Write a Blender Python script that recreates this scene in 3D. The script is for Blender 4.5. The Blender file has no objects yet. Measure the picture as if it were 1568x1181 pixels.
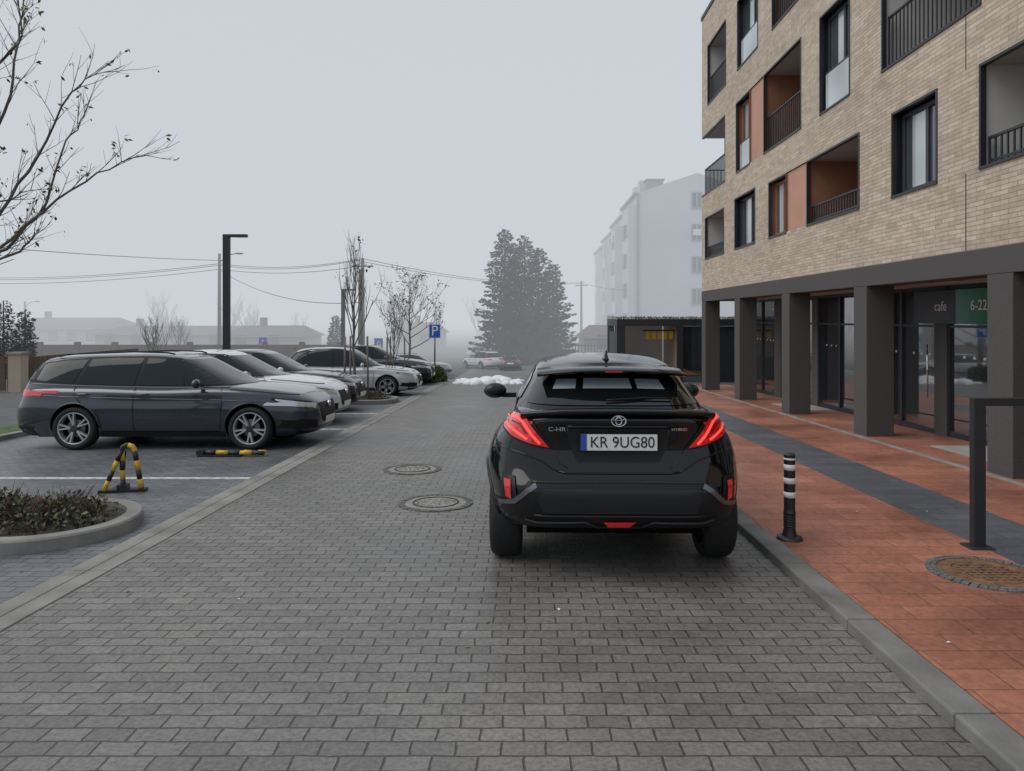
import bpy, bmesh, math, random
from mathutils import Vector, Matrix
from mathutils.bvhtree import BVHTree
R = random.Random(7)
G = 0.028
def zg(y): return -G*max(min(y,60),-40)
scene = bpy.context.scene
# ---------------------------------------------------------------- materials
def new_mat(name):
    m = bpy.data.materials.new(name); m.use_nodes=True
    nt=m.node_tree; b=nt.nodes['Principled BSDF']
    return m,nt,b
def mat(name,col,rough=.6,metal=0,coat=0,noise=None,bump=None,ior=None,emit=None,spec=None,detail=4):
    m,nt,b=new_mat(name)
    b.inputs['Base Color'].default_value=(*col,1)
    b.inputs['Roughness'].default_value=rough
    b.inputs['Metallic'].default_value=metal
    b.inputs['Coat Weight'].default_value=coat
    b.inputs['Coat Roughness'].default_value=.04
    if ior: b.inputs['IOR'].default_value=ior
    if spec is not None: b.inputs['Specular IOR Level'].default_value=spec
    if emit:
        b.inputs['Emission Color'].default_value=(*emit[0],1); b.inputs['Emission Strength'].default_value=emit[1]
    if noise or bump:
        geo=nt.nodes.new('ShaderNodeNewGeometry')
    if noise:
        sc,am=noise
        n=nt.nodes.new('ShaderNodeTexNoise'); n.inputs['Scale'].default_value=sc; n.inputs['Detail'].default_value=detail
        nt.links.new(geo.outputs['Position'],n.inputs['Vector'])
        r=nt.nodes.new('ShaderNodeMapRange'); r.inputs[1].default_value=.3; r.inputs[2].default_value=.7
        nt.links.new(n.outputs['Fac'],r.inputs[0])
        mx=nt.nodes.new('ShaderNodeMix'); mx.data_type='RGBA'
        mx.inputs[6].default_value=(*[c*(1-am) for c in col],1); mx.inputs[7].default_value=(*[min(1,c*(1+am)) for c in col],1)
        nt.links.new(r.outputs[0],mx.inputs[0]); nt.links.new(mx.outputs[2],b.inputs['Base Color'])
    if bump:
        n2=nt.nodes.new('ShaderNodeTexNoise'); n2.inputs['Scale'].default_value=bump[0]; n2.inputs['Detail'].default_value=5
        nt.links.new(geo.outputs['Position'],n2.inputs['Vector'])
        bp=nt.nodes.new('ShaderNodeBump'); bp.inputs['Strength'].default_value=bump[1]; bp.inputs['Distance'].default_value=.01
        nt.links.new(n2.outputs['Fac'],bp.inputs['Height']); nt.links.new(bp.outputs[0],b.inputs['Normal'])
    return m
def brick_mat(name,axes,c1,c2,cm,bw,rh,mortar,rough=.7,off=.5,bump=.4,big=(.5,.25),fine=(30,.15),wav=0,rough_var=0):
    m,nt,b=new_mat(name)
    N=nt.nodes.new; Lk=nt.links.new
    geo=N('ShaderNodeNewGeometry'); sep=N('ShaderNodeSeparateXYZ'); Lk(geo.outputs['Position'],sep.inputs[0])
    cmb=N('ShaderNodeCombineXYZ'); Lk(sep.outputs[axes[0]],cmb.inputs[0]); Lk(sep.outputs[axes[1]],cmb.inputs[1])
    vec=cmb.outputs[0]
    if wav:
        nz=N('ShaderNodeTexNoise'); nz.inputs['Scale'].default_value=9; Lk(geo.outputs['Position'],nz.inputs['Vector'])
        sb=N('ShaderNodeVectorMath'); sb.operation='MULTIPLY_ADD'; Lk(nz.outputs['Color'],sb.inputs[0]); sb.inputs[1].default_value=(wav,wav,0); Lk(vec,sb.inputs[2]); vec=sb.outputs[0]
    br=N('ShaderNodeTexBrick'); br.offset=off
    br.inputs['Scale'].default_value=1; br.inputs['Brick Width'].default_value=bw; br.inputs['Row Height'].default_value=rh
    br.inputs['Mortar Size'].default_value=mortar; br.inputs['Mortar Smooth'].default_value=.45
    br.inputs['Color1'].default_value=(*c1,1); br.inputs['Color2'].default_value=(*c2,1); br.inputs['Mortar'].default_value=(*cm,1)
    Lk(vec,br.inputs['Vector'])
    n=N('ShaderNodeTexNoise'); n.inputs['Scale'].default_value=big[0]; n.inputs['Detail'].default_value=6; n.inputs['Roughness'].default_value=.6
    Lk(geo.outputs['Position'],n.inputs['Vector'])
    r=N('ShaderNodeMapRange'); r.inputs[1].default_value=.3; r.inputs[2].default_value=.7; r.inputs[3].default_value=1-big[1]; r.inputs[4].default_value=1+big[1]
    Lk(n.outputs['Fac'],r.inputs[0])
    f=N('ShaderNodeTexNoise'); f.inputs['Scale'].default_value=fine[0]; f.inputs['Detail'].default_value=5; f.inputs['Roughness'].default_value=.65
    Lk(geo.outputs['Position'],f.inputs['Vector'])
    r2=N('ShaderNodeMapRange'); r2.inputs[1].default_value=.3; r2.inputs[2].default_value=.7; r2.inputs[3].default_value=1-fine[1]; r2.inputs[4].default_value=1+fine[1]
    Lk(f.outputs['Fac'],r2.inputs[0])
    mu=N('ShaderNodeMath'); mu.operation='MULTIPLY'; Lk(r.outputs[0],mu.inputs[0]); Lk(r2.outputs[0],mu.inputs[1])
    vm=N('ShaderNodeVectorMath'); vm.operation='SCALE'; Lk(br.outputs['Color'],vm.inputs[0]); Lk(mu.outputs[0],vm.inputs['Scale'])
    Lk(vm.outputs[0],b.inputs['Base Color'])
    b.inputs['Roughness'].default_value=rough
    if rough_var:
        r3=N('ShaderNodeMapRange'); r3.inputs[1].default_value=.35; r3.inputs[2].default_value=.65; r3.inputs[3].default_value=rough-rough_var; r3.inputs[4].default_value=rough+rough_var
        Lk(n.outputs['Fac'],r3.inputs[0]); Lk(r3.outputs[0],b.inputs['Roughness'])
    inv=N('ShaderNodeMath'); inv.operation='SUBTRACT'; inv.inputs[0].default_value=1; Lk(br.outputs['Fac'],inv.inputs[1])
    ad=N('ShaderNodeMath'); ad.operation='MULTIPLY_ADD'; Lk(f.outputs['Fac'],ad.inputs[0]); ad.inputs[1].default_value=.4; Lk(inv.outputs[0],ad.inputs[2])
    bp=N('ShaderNodeBump'); bp.inputs['Strength'].default_value=bump; bp.inputs['Distance'].default_value=.006
    Lk(ad.outputs[0],bp.inputs['Height']); Lk(bp.outputs[0],b.inputs['Normal'])
    return m
M={}
M['paver']=brick_mat('paver_grey','XY',(.148,.140,.130),(.196,.186,.172),(.060,.056,.050),.18,.1,.0055,rough=.5,big=(.6,.26),fine=(45,.34),wav=.018,rough_var=.14,bump=.9)
M['paver2']=brick_mat('paver_parking','XY',(.115,.120,.128),(.160,.167,.175),(.05,.05,.05),.18,.1,.0055,rough=.45,big=(.5,.28),fine=(45,.26),wav=.014,rough_var=.14,bump=.8)
M['red']=brick_mat('paver_terracotta','XY',(.300,.118,.074),(.375,.155,.100),(.13,.062,.043),.4,.2,.004,rough=.5,off=.5,big=(.9,.32),fine=(25,.25),bump=.35,rough_var=.14)
M['slate']=brick_mat('paver_slate','XY',(.085,.092,.105),(.115,.122,.135),(.04,.04,.045),.4,.2,.004,rough=.45,big=(.8,.25),fine=(30,.2),bump=.3)
BC=((.60,.50,.395),(.45,.365,.28),(.35,.30,.245))
M['brick']=brick_mat('brick_buff','YZ',*BC,.29,.058,.006,rough=.85,big=(.35,.10),fine=(7,.16),bump=.9)
M['brickx']=brick_mat('brick_buff_end','XZ',*BC,.29,.058,.006,rough=.85,big=(.35,.10),fine=(7,.16),bump=.9)
M['kerb']=mat('kerb_concrete',(.24,.23,.21),.8,noise=(3,.28),bump=(80,.4))
M['kerb_dark']=mat('kerb_dark_concrete',(.18,.176,.162),.75,noise=(3,.3),bump=(80,.4))
M['asphalt']=mat('asphalt',(.10,.10,.105),.8,noise=(2,.2),bump=(200,.5))
M['ground']=mat('ground_soil_grass',(.10,.105,.07),.95,noise=(.8,.4),bump=(30,.6))
M['grass']=mat('grass_verge',(.07,.11,.035),.95,noise=(6,.45),bump=(90,1))
M['soil']=mat('soil',(.05,.04,.03),.95,noise=(10,.4),bump=(40,1))
M['white_line']=mat('white_road_paint',(.50,.50,.48),.7,noise=(14,.4))
M['colgrey']=mat('column_grey_render',(.080,.075,.073),.85,noise=(90,.22),bump=(150,.3))
M['anth']=mat('anthracite_metal',(.03,.034,.04),.45,metal=.2,noise=(5,.15))
M['anth2']=mat('anthracite_panel',(.045,.047,.052),.5,noise=(2,.15))
M['salmon']=mat('salmon_panel',(.50,.28,.20),.7,noise=(2,.06))
M['orange']=mat('terracotta_panel',(.33,.145,.08),.7,noise=(3,.12))
M['offwhite']=mat('white_render',(.62,.60,.56),.85,noise=(1.2,.07))
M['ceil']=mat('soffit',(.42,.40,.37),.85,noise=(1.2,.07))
def glass(name,col,ior=1.9,rough=.03):
    return mat(name,col,rough,ior=ior,noise=(.7,.3),detail=1)
M['glass']=glass('window_glass',(.07,.09,.10))
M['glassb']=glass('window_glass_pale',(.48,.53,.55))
M['shopglass']=glass('shop_glass',(.022,.028,.032),ior=3.4)
M['carglass']=mat('car_glass',(.006,.007,.008),.03,ior=1.5)
M['carglass_side']=mat('car_side_glass',(.010,.016,.018),.03,ior=1.38)
M['sky_paint']=mat('painted_daylight_in_glass',(.30,.35,.37),.08,ior=1.5)  # opaque pale colour painted as daylight showing through the cabin
M['black_paint']=mat('black_car_paint',(.0035,.0035,.004),.07,ior=1.5)
M['leon']=mat('blue_grey_car_paint',(.026,.034,.046),.28,metal=.3,coat=1)
M['white_paint']=mat('white_car_paint',(.66,.67,.68),.3,coat=1)
M['dark_paint']=mat('dark_grey_car_paint',(.035,.038,.042),.3,metal=.3,coat=1)
M['silver_paint']=mat('silver_car_paint',(.50,.51,.52),.32,metal=.25,coat=1)
M['red_paint']=mat('dark_red_car_paint',(.06,.03,.03),.3,coat=1)
M['clad']=mat('car_cladding',(.009,.009,.010),.45,spec=.35)
M['clad2']=mat('car_cladding_satin',(.018,.019,.021),.3,spec=.4)
M['blk']=mat('black_rubber',(.008,.008,.008),.6,spec=.3)
M['well']=mat('wheel_well',(.004,.004,.004),.9,spec=.1)
M['rubber']=mat('tyre_rubber',(.013,.013,.013),.75,noise=(20,.3),bump=(60,.3))
M['alloy']=mat('alloy',(.50,.50,.51),.35,metal=.6)
M['alloyd']=mat('alloy_dark',(.05,.05,.055),.4,metal=.5)
M['chrome']=mat('chrome',(.75,.75,.77),.12,metal=1)
M['satin']=mat('satin_trim',(.16,.17,.18),.35,metal=.7)
M['redlamp']=mat('red_lamp',(.42,.008,.01),.1,coat=1,emit=((1,.015,.015),.13))
M['redglow']=mat('red_lamp_lit',(.8,.03,.03),.2,emit=((1,.09,.07),1.0))
M['headlamp']=mat('headlamp',(.55,.57,.6),.1,coat=1,metal=.4)
M['plate']=mat('plate_white',(.72,.72,.70),.5)
M['plateblue']=mat('plate_blue',(.02,.07,.35),.5)
M['text']=mat('black_lettering',(.01,.01,.01),.5)
M['yellow']=mat('yellow_paint',(.62,.38,.02),.5,noise=(25,.25))
M['blackp']=mat('black_post_paint',(.018,.018,.02),.45,noise=(20,.3))
M['whitep']=mat('white_reflective',(.75,.75,.74),.5)
M['bark']=mat('bark',(.12,.10,.09),.9,noise=(12,.3))
M['barkfar']=mat('bark_grey',(.16,.14,.13),.9,noise=(6,.3))
M['leafa']=mat('leaf_green',(.10,.13,.035),.6)
M['leafb']=mat('leaf_yellow',(.20,.16,.05),.6)
M['leafc']=mat('leaf_dark',(.03,.045,.02),.6)
M['leafd']=mat('leaf_brown',(.10,.05,.035),.6)
M['leafe']=mat('leaf_olive',(.075,.09,.04),.6)
M['need1']=mat('needles_dark',(.008,.015,.011),.85)
M['need2']=mat('needles_mid',(.020,.034,.025),.85)
M['need3']=mat('needles_light',(.046,.066,.048),.8)
M['pole']=mat('lamp_pole_grey',(.035,.037,.04),.5,metal=.3)
M['wood']=mat('weathered_pole',(.17,.14,.12),.9,noise=(8,.3))
M['wire']=mat('cable_black',(.04,.04,.045),.7)
M['signblue']=mat('sign_blue',(.01,.10,.45),.5)
M['snow']=mat('snow',(.82,.84,.87),.8,noise=(3,.08),bump=(12,1))
M['aptwhite']=mat('apartment_white_render',(.60,.62,.63),.9,noise=(.3,.06))
M['aptgrey']=mat('apartment_grey_render',(.30,.33,.35),.9,noise=(.4,.06))
M['aptwin']=mat('apartment_window',(.05,.06,.08),.1)
M['fence']=mat('brown_fence',(.11,.07,.05),.85,noise=(2,.2))
M['housewall']=mat('house_wall',(.30,.27,.24),.9,noise=(.6,.15))
M['roof']=mat('roof_tile',(.13,.09,.08),.85,noise=(2,.2))
M['beige']=mat('beige_panel',(.40,.33,.25),.8,noise=(1,.08))
M['cobble']=mat('granite_setts',(.14,.14,.14),.8,noise=(20,.35),bump=(60,.5))
M['concrete']=mat('manhole_concrete',(.27,.255,.225),.85,noise=(30,.3),bump=(60,.8))
M['rust']=mat('rusty_iron',(.20,.11,.06),.7,metal=.2,noise=(14,.3),bump=(40,.8))
M['green']=mat('shop_sign_green',(.008,.06,.035),.3,emit=((.02,.3,.16),.04))
M['sill']=mat('sill_metal',(.04,.042,.046),.4,metal=.4)
M['mat_step']=mat('entrance_slab',(.36,.345,.32),.8,noise=(3,.15))
# ---------------------------------------------------------------- mesh builder
class MB:
    def __init__(s): s.v=[];s.f=[];s.m=[];s.sm=[];s.mats=[]
    def mi(s,k):
        if k not in s.mats: s.mats.append(k)
        return s.mats.index(k)
    def face(s,idx,k,sm=False): s.f.append(idx); s.m.append(s.mi(k)); s.sm.append(sm)
    def poly(s,pts,k,sm=False):
        b=len(s.v); s.v+= [tuple(p) for p in pts]; s.face(list(range(b,b+len(pts))),k,sm)
    def hexa(s,p,k):
        b=len(s.v); s.v+=[tuple(q) for q in p]
        for q in ((0,3,2,1),(4,5,6,7),(0,1,5,4),(1,2,6,5),(2,3,7,6),(3,0,4,7)): s.face([b+i for i in q],k)
    def box(s,x0,x1,y0,y1,z0,z1,k,mtx=None):
        p=[(x0,y0,z0),(x1,y0,z0),(x1,y1,z0),(x0,y1,z0),(x0,y0,z1),(x1,y0,z1),(x1,y1,z1),(x0,y1,z1)]
        if mtx: p=[mtx@Vector(q) for q in p]
        s.hexa(p,k)
    def slab(s,x0,x1,y0,y1,top,thick,k):
        s.hexa([(x0,y0,zg(y0)+top-thick),(x1,y0,zg(y0)+top-thick),(x1,y1,zg(y1)+top-thick),(x0,y1,zg(y1)+top-thick),
                (x0,y0,zg(y0)+top),(x1,y0,zg(y0)+top),(x1,y1,zg(y1)+top),(x0,y1,zg(y1)+top)],k)
    def tube(s,pts,rad,k,n=6,cap=True,sm=True):
        pts=[Vector(p) for p in pts]; rings=[]
        if not isinstance(rad,(list,tuple)): rad=[rad]*len(pts)
        u=None
        for i,p in enumerate(pts):
            d=(pts[min(i+1,len(pts)-1)]-pts[max(i-1,0)])
            if d.length<1e-9: d=Vector((0,0,1))
            d.normalize()
            if u is None:
                a=Vector((0,0,1)) if abs(d.z)<.9 else Vector((1,0,0)); u=d.cross(a).normalized()
            else: u=(u-d*u.dot(d)); u.normalize()
            w=d.cross(u); b=len(s.v)
            for j in range(n):
                t=2*math.pi*j/n; s.v.append(tuple(p+(u*math.cos(t)+w*math.sin(t))*rad[i]))
            rings.append(b)
        for a,b in zip(rings[:-1],rings[1:]):
            for j in range(n): s.face([a+j,a+(j+1)%n,b+(j+1)%n,b+j],k,sm)
        if cap:
            s.face([rings[0]+j for j in range(n)][::-1],k); s.face([rings[-1]+j for j in range(n)],k)
    def lathe(s,prof,k,c=(0,0,0),axis='z',n=32,sm=True):
        b=len(s.v)
        for r,h in prof:
            for j in range(n):
                t=2*math.pi*j/n; a,q=r*math.cos(t),r*math.sin(t)
                p=(a,q,h) if axis=='z' else ((h,a,q) if axis=='x' else (a,h,q))
                s.v.append((p[0]+c[0],p[1]+c[1],p[2]+c[2]))
        P=len(prof)
        for i in range(P-1):
            for j in range(n): s.face([b+i*n+j,b+i*n+(j+1)%n,b+(i+1)*n+(j+1)%n,b+(i+1)*n+j],k,sm)
    def ell(s,c,r,k,nu=14,nv=8):
        prof=[(max(1e-4,math.cos(-math.pi/2+math.pi*i/nv)),math.sin(-math.pi/2+math.pi*i/nv)) for i in range(nv+1)]
        b=len(s.v); s.lathe(prof,k,n=nu)
        for i in range(b,len(s.v)):
            v=s.v[i]; s.v[i]=(c[0]+v[0]*r[0],c[1]+v[1]*r[1],c[2]+v[2]*r[2])
    def obj(s,name,parent=None,bevel=None,loc=None,rot=None,fix=True):
        me=bpy.data.meshes.new(name); me.from_pydata(s.v,[],s.f)
        for k in s.mats: me.materials.append(M[k])
        for p,mi,sm in zip(me.polygons,s.m,s.sm): p.material_index=mi; p.use_smooth=sm
        if fix:
            bm=bmesh.new(); bm.from_mesh(me); bmesh.ops.recalc_face_normals(bm,faces=bm.faces); bm.to_mesh(me); bm.free()
        me.update()
        o=bpy.data.objects.new(name,me); scene.collection.objects.link(o)
        if parent: o.parent=parent
        if loc: o.location=loc
        if rot: o.rotation_euler=rot
        if bevel:
            bv=o.modifiers.new('bevel','BEVEL'); bv.width=bevel; bv.segments=2; bv.limit_method='ANGLE'
        return o
def empty(name,loc=(0,0,0),rot=(0,0,0)):
    e=bpy.data.objects.new(name,None); scene.collection.objects.link(e); e.location=loc; e.rotation_euler=rot
    return e
def text(name,body,size,loc,rot,k,parent=None,ext=.001,align='CENTER',sx=1):
    c=bpy.data.curves.new(name,'FONT'); c.body=body; c.size=size; c.extrude=ext; c.align_x=align; c.align_y='CENTER'
    c.materials.append(M[k]); o=bpy.data.objects.new(name,c); scene.collection.objects.link(o)
    o.location=loc; o.rotation_euler=rot; o.scale=(sx,1,1)
    if parent: o.parent=parent
    return o
def pch(pts,x):
    n=len(pts)
    if x<=pts[0][0]: return pts[0][1]
    if x>=pts[-1][0]: return pts[-1][1]
    d=[(pts[i+1][1]-pts[i][1])/(pts[i+1][0]-pts[i][0]) for i in range(n-1)]
    m=[d[0]]+[0 if d[i-1]*d[i]<=0 else 2*d[i-1]*d[i]/(d[i-1]+d[i]) for i in range(1,n-1)]+[d[-1]]
    for i in range(n-1):
        if x<=pts[i+1][0]:
            h=pts[i+1][0]-pts[i][0]; t=(x-pts[i][0])/h
            return ((2*t**3-3*t**2+1)*pts[i][1]+(t**3-2*t**2+t)*h*m[i]+(-2*t**3+3*t**2)*pts[i+1][1]+(t**3-t**2)*h*m[i+1])
# ---------------------------------------------------------------- ground
def sheet(name,x0,x1,y0,y1,off,k,parent=None):
    mb=MB(); ys=[y0]+[y for y in (-40,60) if y0<y<y1]+[y1]
    for a,b in zip(ys[:-1],ys[1:]):
        mb.poly([(x0,a,zg(a)+off),(x1,a,zg(a)+off),(x1,b,zg(b)+off),(x0,b,zg(b)+off)],k)
    return mb.obj(name,parent)
sheet('ground',-400,400,-60,800,0,'ground')
sheet('road_paving',-2.93,1.80,-12,60,.012,'paver')
sheet('parking_paving',-8.4,-3.23,-12,28,.012,'paver2')
sheet('cross_street_road',-60,-2.93,29,36,.012,'asphalt')
sheet('side_street_road',-15.5,-9.6,-12,29,.012,'asphalt')
sheet('grass_verge',-9.6,-8.55,-12,28,.03,'grass')
sheet('yard_paving',1.98,14,24.5,60,.012,'asphalt')
mb=MB(); y=-12
while y<27.9:
    mb.slab(-3.228,-3.083,y+.004,y+.996,.02,.1,'kerb'); mb.slab(-3.077,-2.932,y+.004,y+.996,.02,.1,'kerb'); y+=1
mb.obj('flush_kerb',bevel=.006)
mb=MB(); y=-12
while y<27.9:
    mb.slab(-8.55,-8.402,y+.004,y+.996,.09,.2,'kerb'); y+=1
mb.obj('grass_kerb',bevel=.008)
mb=MB(); y=-12
while y<27.9:
    mb.slab(1.80,1.97,y+.003,y+.997,.075+R.uniform(-.004,.004),.25,'kerb_dark'); y+=1
mb.obj('pavement_kerb',bevel=.012)
mb=MB(); mb.slab(1.973,3.447,-12,28,.07,.2,'red'); mb.slab(3.45,4.197,-12,17.0,.07,.2,'slate'); mb.slab(3.45,4.197,17.003,28,.07,.2,'red'); mb.slab(4.2,5.297,-12,28,.07,.2,'red')
mb.slab(5.38,6.9,-12,24.3,.06,.2,'red')
for a in (8.8,15.6): mb.slab(5.95,6.75,a,a+1.7,.068,.1,'mat_step')
mb.obj('terracotta_pavement')
mb=MB(); y=-12
while y<24:
    mb.slab(5.30,5.377,y+.003,y+.997,.085,.2,'kerb'); y+=1
mb.obj('edging_kerb',bevel=.005)
mb=MB()
for yy in (8.27,12.75,15.4): mb.slab(-8.4,-3.23,yy,yy+.1,.016,.003,'white_line')
mb.obj('parking_line')
def manhole(name,x,y,off,r,lid):
    e=empty(name,(x,y,zg(y)+off),(-math.atan(G),0,0))
    mb=MB(); 
    mb.lathe([(r*.82,.0),(r*.82,.006),(r*.62,.008),(1e-4,.008)],lid,n=40,sm=False)
    mb.lathe([(r*.62,.0085),(r*.615,.014),(r*.585,.014),(r*.58,.0085)],'blk' if lid!='rust' else 'rust',n=40)
    if lid=='rust':
        for i in range(-5,6):
            for j in range(-5,6):
                if (i*i+j*j)*.0025<(r*.55)**2: mb.box(i*.05-.014,i*.05+.014,j*.05-.014,j*.05+.014,.006,.014,'rust')
    else:
        for q in range(60):
            a=R.random()*6.28; rr=r*.56*math.sqrt(R.random()); mb.ell((rr*math.cos(a),rr*math.sin(a),.008),(.012,.012,.004),'cobble',8,4)
    for k,(ra,n) in enumerate(((.87,40),(.96,44))):
        for i in range(n):
            a=2*math.pi*(i+.5*k)/n
            mt=Matrix.Rotation(a,4,'Z')@Matrix.Translation((r*ra,0,0))
            w=math.pi*r*ra/n*.82; mb.box(-r*.038,r*.038,-w,w,-.02,.008+R.random()*.004,'cobble',mt)
    mb.obj('cover',e)
manhole('manhole_cover',-1.42,8.88,.012,.36,'concrete')
manhole('manhole_cover',-.90,7.07,.012,.37,'concrete')
manhole('manhole_cover',3.10,4.78,.071,.37,'rust')
mb=MB()
for i in range(190):
    x=R.uniform(-8,4.5); y=R.uniform(1.8,16)
    if -.4<x<1.6 and 4.5<y<9: continue
    o=.014 if x<1.8 else .073
    if 1.75<x<2: continue
    s=R.uniform(.008,.022); a=R.random()*6.28; z=zg(y)+o+.003
    mb.poly([(x+s*math.cos(a),y+s*math.sin(a),z),(x-s*.5*math.sin(a),y+s*.5*math.cos(a),z+.004),(x-s*math.cos(a),y-s*math.sin(a),z),(x+s*.5*math.sin(a),y-s*.5*math.cos(a),z+.003)],R.choice(['leafb','leafd','leafd','kerb','leafb','whitep']))
mb.obj('fallen_leaves',fix=False)
# ---------------------------------------------------------------- planters
def leaves(mb,gen,n,size,mats,flat=.5):
    for _ in range(n):
        c=Vector(gen()); a=Vector((R.uniform(-1,1),R.uniform(-1,1),R.uniform(-flat,flat))).normalized()
        b=a.cross(Vector((R.uniform(-1,1),R.uniform(-1,1),R.uniform(-1,1)))).normalized()
        s=size*R.uniform(.6,1.3); k=R.choice(mats)
        mb.poly([c-a*s,c-b*s*.45,c+a*s,c+b*s*.45],k)
def outline_island(x0,x1,y0,y1,r0,r1):
    pts=[(x0,y0)]
    for i in range(13):
        a=-math.pi/2+math.pi/2*i/12; pts.append((x1-r0+r0*math.cos(a),y0+r0+r0*math.sin(a)))
    for i in range(13):
        a=math.pi/2*i/12; pts.append((x1-r1+r1*math.cos(a),y1-r1+r1*math.sin(a)))
    pts.append((x0,y1)); return pts
def island(name,x0,x1,y0,y1,r0,r1,shr,hmax=.3):
    e=empty(name); mb=MB(); po=outline_island(x0,x1,y0,y1,r0,r1)
    pi=outline_island(x0,x1-.13,y0+.13,y1-.13,max(r0-.13,.07),max(r1-.13,.07))
    n=len(po)
    for i in range(n-1):
        a,b,c,d=po[i],po[i+1],pi[i+1],pi[i]
        h=.12
        P=lambda q,o:(q[0],q[1],zg(q[1])+o)
        mb.poly([P(a,0),P(b,0),P(b,h-.015),P(a,h-.015)],'kerb')
        ai=(a[0]*.9+d[0]*.1,a[1]*.9+d[1]*.1); bi=(b[0]*.9+c[0]*.1,b[1]*.9+c[1]*.1)
        mb.poly([P(a,h-.015),P(b,h-.015),P(bi,h),P(ai,h)],'kerb')
        mb.poly([P(ai,h),P(bi,h),P(c,h),P(d,h)],'kerb')
        mb.poly([P(d,h),P(c,h),P(c,.05),P(d,.05)],'kerb')
    mb.obj('kerb',e)
    ms=MB(); ms.poly([(q[0],q[1],zg(q[1])+.08) for q in pi],'soil'); ms.obj('soil',e)
    ml=MB()
    cl=[(R.uniform(x0,x1-.36),R.uniform(y0+.2,y1-.2)) for _ in range(int(shr*(x1-x0)*(y1-y0)))]
    for (a,b) in cl:
        hh=R.uniform(.45,1)*hmax; rr=R.uniform(.16,.26)
        if a>x1-.8: b=min(max(b,y0+.45),y1-.5)
        def g():
            t=R.random()*6.28; q=math.sqrt(R.random())*rr; z=zg(b)+.08+hh*R.random()*(1-(q/rr)**2*.6)
            return (a+q*math.cos(t),min(max(b+q*math.sin(t),y0+.06),y1-.06),z)
        leaves(ml,g,95,.028,['leafc','leafe','leafd','leafa','leafd','leafe','need3'],1)
        for _ in range(6):
            t=R.random()*6.28; ml.tube([(a,b,zg(b)+.05),(a+rr*.8*math.cos(t),b+rr*.8*math.sin(t),zg(b)+.1+hh)],[.005,.002],'leafd',3,False)
    ml.obj('shrubs',e,fix=False)
island('planter_bed',-9.4,-3.36,5.35,6.85,.7,.8,22,.25)
island('planter_bed',-8.3,-3.3,17.5,19.0,.6,.6,9)
# ---------------------------------------------------------------- bare trees
def grow(mb,p,d,L,r,depth,k,tips,up=.15,spread=.6,n=3,seg=3):
    pts=[p]; rad=[r]; dd=d.normalized()
    for i in range(seg):
        dd=(dd+Vector((R.uniform(-1,1),R.uniform(-1,1),R.uniform(-.6,1)))*.13+Vector((0,0,up*.3))).normalized()
        pts.append(pts[-1]+dd*L/seg); rad.append(r*(1-.55*(i+1)/seg))
    mb.tube(pts,rad,k,5 if r>.01 else 3,False)
    tips.append(pts[-1])
    if depth<=0: return
    for i in range(n):
        t=R.uniform(.25,1); q=t*seg; j=min(int(q),seg-1); f=q-j
        s=pts[j].lerp(pts[j+1],f)
        ax=Vector((R.uniform(-1,1),R.uniform(-1,1),R.uniform(-.3,.6))).normalized()
        nd=(dd+ax*spread*1.3+Vector((0,0,up))).normalized()
        grow(mb,s,nd,L*R.uniform(.45,.72),max(.0025,r*.5),depth-1,k,tips,up,spread,n,seg)
e=empty('bare_tree'); mb=MB(); tips=[]
S=.87
def P(x,z,dy=0): return Vector((x*S-.08,6.6+dy,1.65+(z-1.65)*S))
trunk=[Vector((-6.7,6.4,zg(6.4))),Vector((-6.65,6.4,1.0)),Vector((-6.6,6.42,2.4)),Vector((-6.55,6.45,4.2)),Vector((-6.5,6.5,6))]
mb.tube(trunk,[.085,.07,.055,.04,.015],'bark',8)
limbs=[[(-6.62,6.4,1.5),P(-5.76,2.22),P(-5.13,2.81,.1),P(-4.57,3.23,.12),P(-4.08,3.43,.15)],
 [(-6.6,6.4,1.3),P(-5.69,2.12,-.1),P(-5.13,2.36,-.2),P(-4.95,2.5,-.25)],
 [(-6.6,6.4,1.9),P(-5.62,2.75,.1),P(-5.27,3.44,.2),P(-4.9,4.15,.2),P(-4.55,4.35,.2)],
 [(-6.58,6.42,2.5),P(-5.69,3.33),P(-5.34,4.0,-.1),P(-5.2,4.63,-.1),P(-5.27,5.2,-.1)],
 [(-6.58,6.42,3.0),P(-5.69,4.18),P(-5.41,4.63,.1),P(-5.31,5.25,.1)],
 [(-6.6,6.4,1.8),P(-5.72,2.6,-.2),P(-5.35,2.8,-.3),P(-4.95,2.95,-.3)],
 [(-6.62,6.4,1.7),P(-5.7,2.4,.3),P(-5.35,2.95,.4),P(-5.1,3.65,.4),P(-4.9,3.95,.4)]]
for L in limbs:
    L=[Vector(q) for q in L]; n=len(L)
    dense=[]
    for i in range(n-1):
        for j in range(4):
            q=L[i].lerp(L[i+1],j/4)+Vector((R.uniform(-1,1),R.uniform(-1,1),R.uniform(-1,1)))*.018; dense.append(q)
    dense.append(L[-1]); m=len(dense)
    mb.tube(dense,[.017*(1-i/m)+.0025 for i in range(m)],'bark',6)
    for i in range(4,m):
        for _ in range(1 if i%2 else 2):
            d=(dense[i]-dense[i-1]).normalized()
            nd=(d+Vector((R.uniform(-1,1),R.uniform(-1,1),R.uniform(-.5,1)))*.75).normalized()
            grow(mb,dense[i],nd,R.uniform(.17,.40),.0045,1,'bark',tips,.1,.6,2,3)
mb.obj('branches',e,fix=False)
ml=MB()
for t in tips:
    if R.random()<.42:
        leaves(ml,lambda:(t.x+R.uniform(-.03,.03),t.y+R.uniform(-.03,.03),t.z+R.uniform(-.05,.01)),R.choice([1,2,3]),.024,['leafa','leafb','leafc','leafa'],1)
ml.obj('leaves',e,fix=False)
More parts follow.
